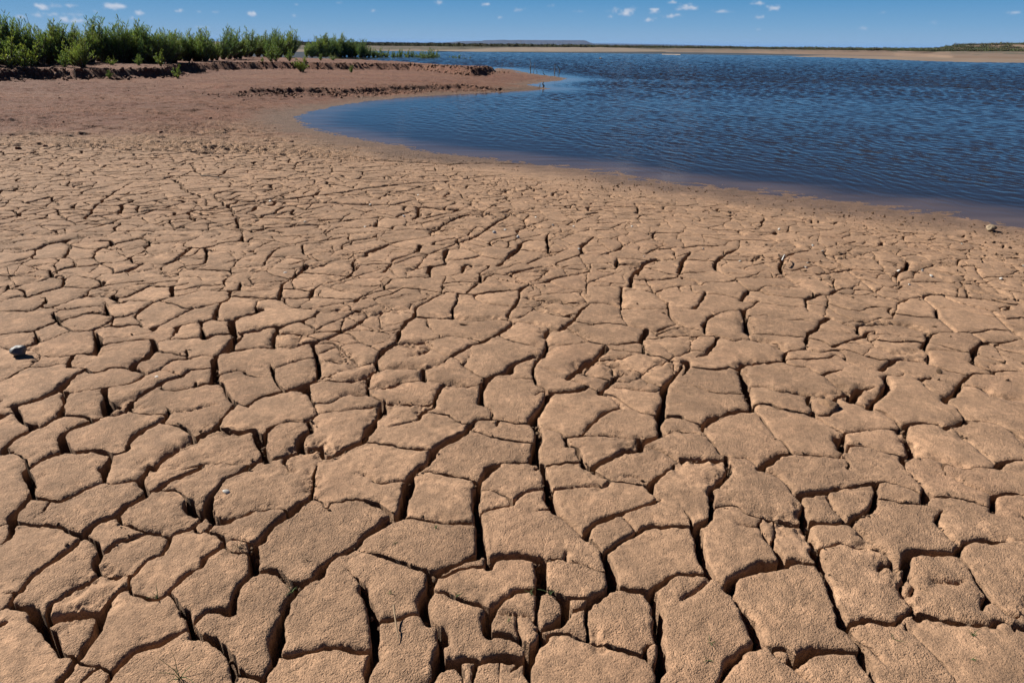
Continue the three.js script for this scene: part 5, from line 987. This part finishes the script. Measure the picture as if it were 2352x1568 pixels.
// white chips of shell and stone lying about
{
  const r = rng(404), g = [lump(21, 1, 0.4, 0.4), lump(22, 1, 0.5, 0.5), lump(23, 1, 0.35, 0.35)];
  const seen = [[620,462,.016],[928,497,.014],[1136,535,.02],[1160,528,.013],[1190,545,.014],[1318,520,.012],[1452,520,.012],[1330,572,.01],[1616,572,.012],[1790,527,.013],[1868,565,.014],[1890,578,.016],[2064,622,.013],[2120,622,.012],[2140,634,.016],[2352,612,.012],[2090,655,.012],[1852,615,.014],[1856,605,.01],[700,510,.014],[838,521,.012],[850,470,.012],[960,448,.012],[360,866,.012],[520,1130,.012],[655,628,.012],[1270,517,.01],[1480,590,.01],[1700,600,.011],[2210,560,.01],[2300,640,.012],[1230,500,.012]];
  seen.forEach(([x, y, s], k) => one('white_chip', g[k % 3], M.white, onGround(x, y, s * 0.25), [s, s * 0.8, s * 0.8], [r(), r() * 6, r()], 'small white chip of shell or stone lying on the drying mud', 'chip', 'white chips on the mud'));
}
// loose crumbs: along the cracks, over the drying margin, and on the banks
function scatter(name, label, g, m, spots, tone) {
  const o = new THREE.InstancedMesh(g, m, spots.length), q = new THREE.Object3D(), c = new THREE.Color(), r = rng(spots.length);
  spots.forEach(([x, y, z, s], i) => { q.position.set(x, y, z); q.rotation.set(r() * 6, r() * 6, r() * 6); q.scale.set(s * (0.7 + 0.7 * r()), s * (0.6 + 0.5 * r()), s * (0.7 + 0.7 * r())); q.updateMatrix(); o.setMatrixAt(i, q.matrix); const t = tone * (0.75 + 0.4 * r()); c.setRGB(t, t, t); o.setColorAt(i, c); });
  o.name = name; o.userData = { kind: 'stuff', label, category: 'crumbs' }; scene.add(shade(o));
}
{
  const r = rng(505), a = [], b = [], c = [], d = [];
  for (const s of segs) {
    const far = Math.hypot(s[0], s[1]);
    if (far > 7 || s[1] > -0.8) continue;
    const n = r() < 0.5 * smooth(-0.2, 0.35, fbm(s[0] * 3, s[1] * 3, 2, 500)) ? 1 + Math.floor(r() * 3) : 0;
    for (let k = 0; k < n; k++) { const t = r(), w = lerp(s[2], s[5], t), x = lerp(s[0], s[3], t) + (r() - 0.5) * (w + 0.02), z = lerp(s[1], s[4], t) + (r() - 0.5) * (w + 0.02), z0 = 0.002 + 0.007 * r() ** 2.5; const inside = crack(x, z)[0]; a.push([x, base(x, z) - (inside < 0 ? 0.02 + 0.05 * r() : 0.004 - 0.002 * r()), z, inside < 0 ? z0 * 1.3 : z0 * 0.7]); }
  }
  scatter('mud_crumbs', 'loose crumbs of dry mud along the cracks', lump(31, 1, 0.5), M.clod, a, 1);
  for (let k = 0; k < 26000; k++) { const an = lerp(-0.75, 0.8, r()), far = 3.4 + 9 * r(), x = far * Math.sin(an), z = -far * Math.cos(an), e = inlandAt(x, z); if (e < 0.35 || e > 5.5 || r() > smooth(5.5, 1.5, e) * smooth(-0.2, 0.4, fbm(x * 0.8, z * 0.8, 2, 62)) || crack(x, z)[0] < 0.01) continue; const s = 0.003 + 0.011 * r() ** 3; b.push([x, base(x, z) + s * 0.2, z, s]); }
  scatter('mud_chips', 'small curled chips of mud over the drying margin', lump(32, 1, 0.5, 0.45), M.clod, b, 0.95);
  for (let k = 0; k < 26000; k++) {
    const an = lerp(-0.8, 0.06, r()), far = 11 + 28 * r() ** 0.8, x = far * Math.sin(an), z = -far * Math.cos(an), e = inlandAt(x, z); if (e < 0.25) continue;
    const dl = lineDistance(ledgeSeen, x, z)[0], ds = lineDistance(scarpSeen, x, z)[0], sl = within(ledgePoly, x, z), ss = within(scarpPoly, x, z);
    const want = Math.max(0.012, 0.75 * (sl ? smooth(0.25, 0, dl) : smooth(1.7, 0.1, dl)) , 0.85 * (ss ? smooth(0.12, 0, ds) : smooth(1.0, 0.1, ds)));
    if (r() > want) continue;
    const big = want > 0.1 ? 0.015 + 0.045 * r() ** 2 : 0.008 + 0.035 * r() ** 4; c.push([x, base(x, z) - big * 0.15, z, big]);
  }
  for (let i = 0; i + 1 < scarpSeen.length; i++) { const p = scarpSeen[i], q = scarpSeen[i + 1], l = Math.hypot(q[0] - p[0], q[1] - p[1]); if (p[0] < -40 || q[1] < -45) continue; for (let k = 0; k < l * 40; k++) { const t = r(), x = lerp(p[0], q[0], t) + (r() - 0.5) * 0.7, z = lerp(p[1], q[1], t) + (r() - 0.5) * 0.7; if (inlandAt(x, z) > 0.3) c.push([x, base(x, z) - 0.012, z, 0.018 + 0.055 * r() ** 2.5]); } }
  for (let i = 0; i + 1 < ledgeSeen.length; i++) { const p = ledgeSeen[i], q = ledgeSeen[i + 1], l = Math.hypot(q[0] - p[0], q[1] - p[1]); for (let k = 0; k < l * 90; k++) { const t = r(), x = lerp(p[0], q[0], t) + (r() - 0.5) * 0.5, z = lerp(p[1], q[1], t) + (r() - 0.35) * 1.1; if (inlandAt(x, z) > 0.2) c.push([x, base(x, z) - 0.01, z, 0.012 + 0.035 * r() ** 2]); } }
  scatter('soil_clods', 'reddish clods of earth on the banks of the spit', lump(33, 2, 0.5, 0.85), M.redClod, c, 1);
  console.log('crumbs', a.length, b.length, c.length);
}
renderer.render(scene, camera);
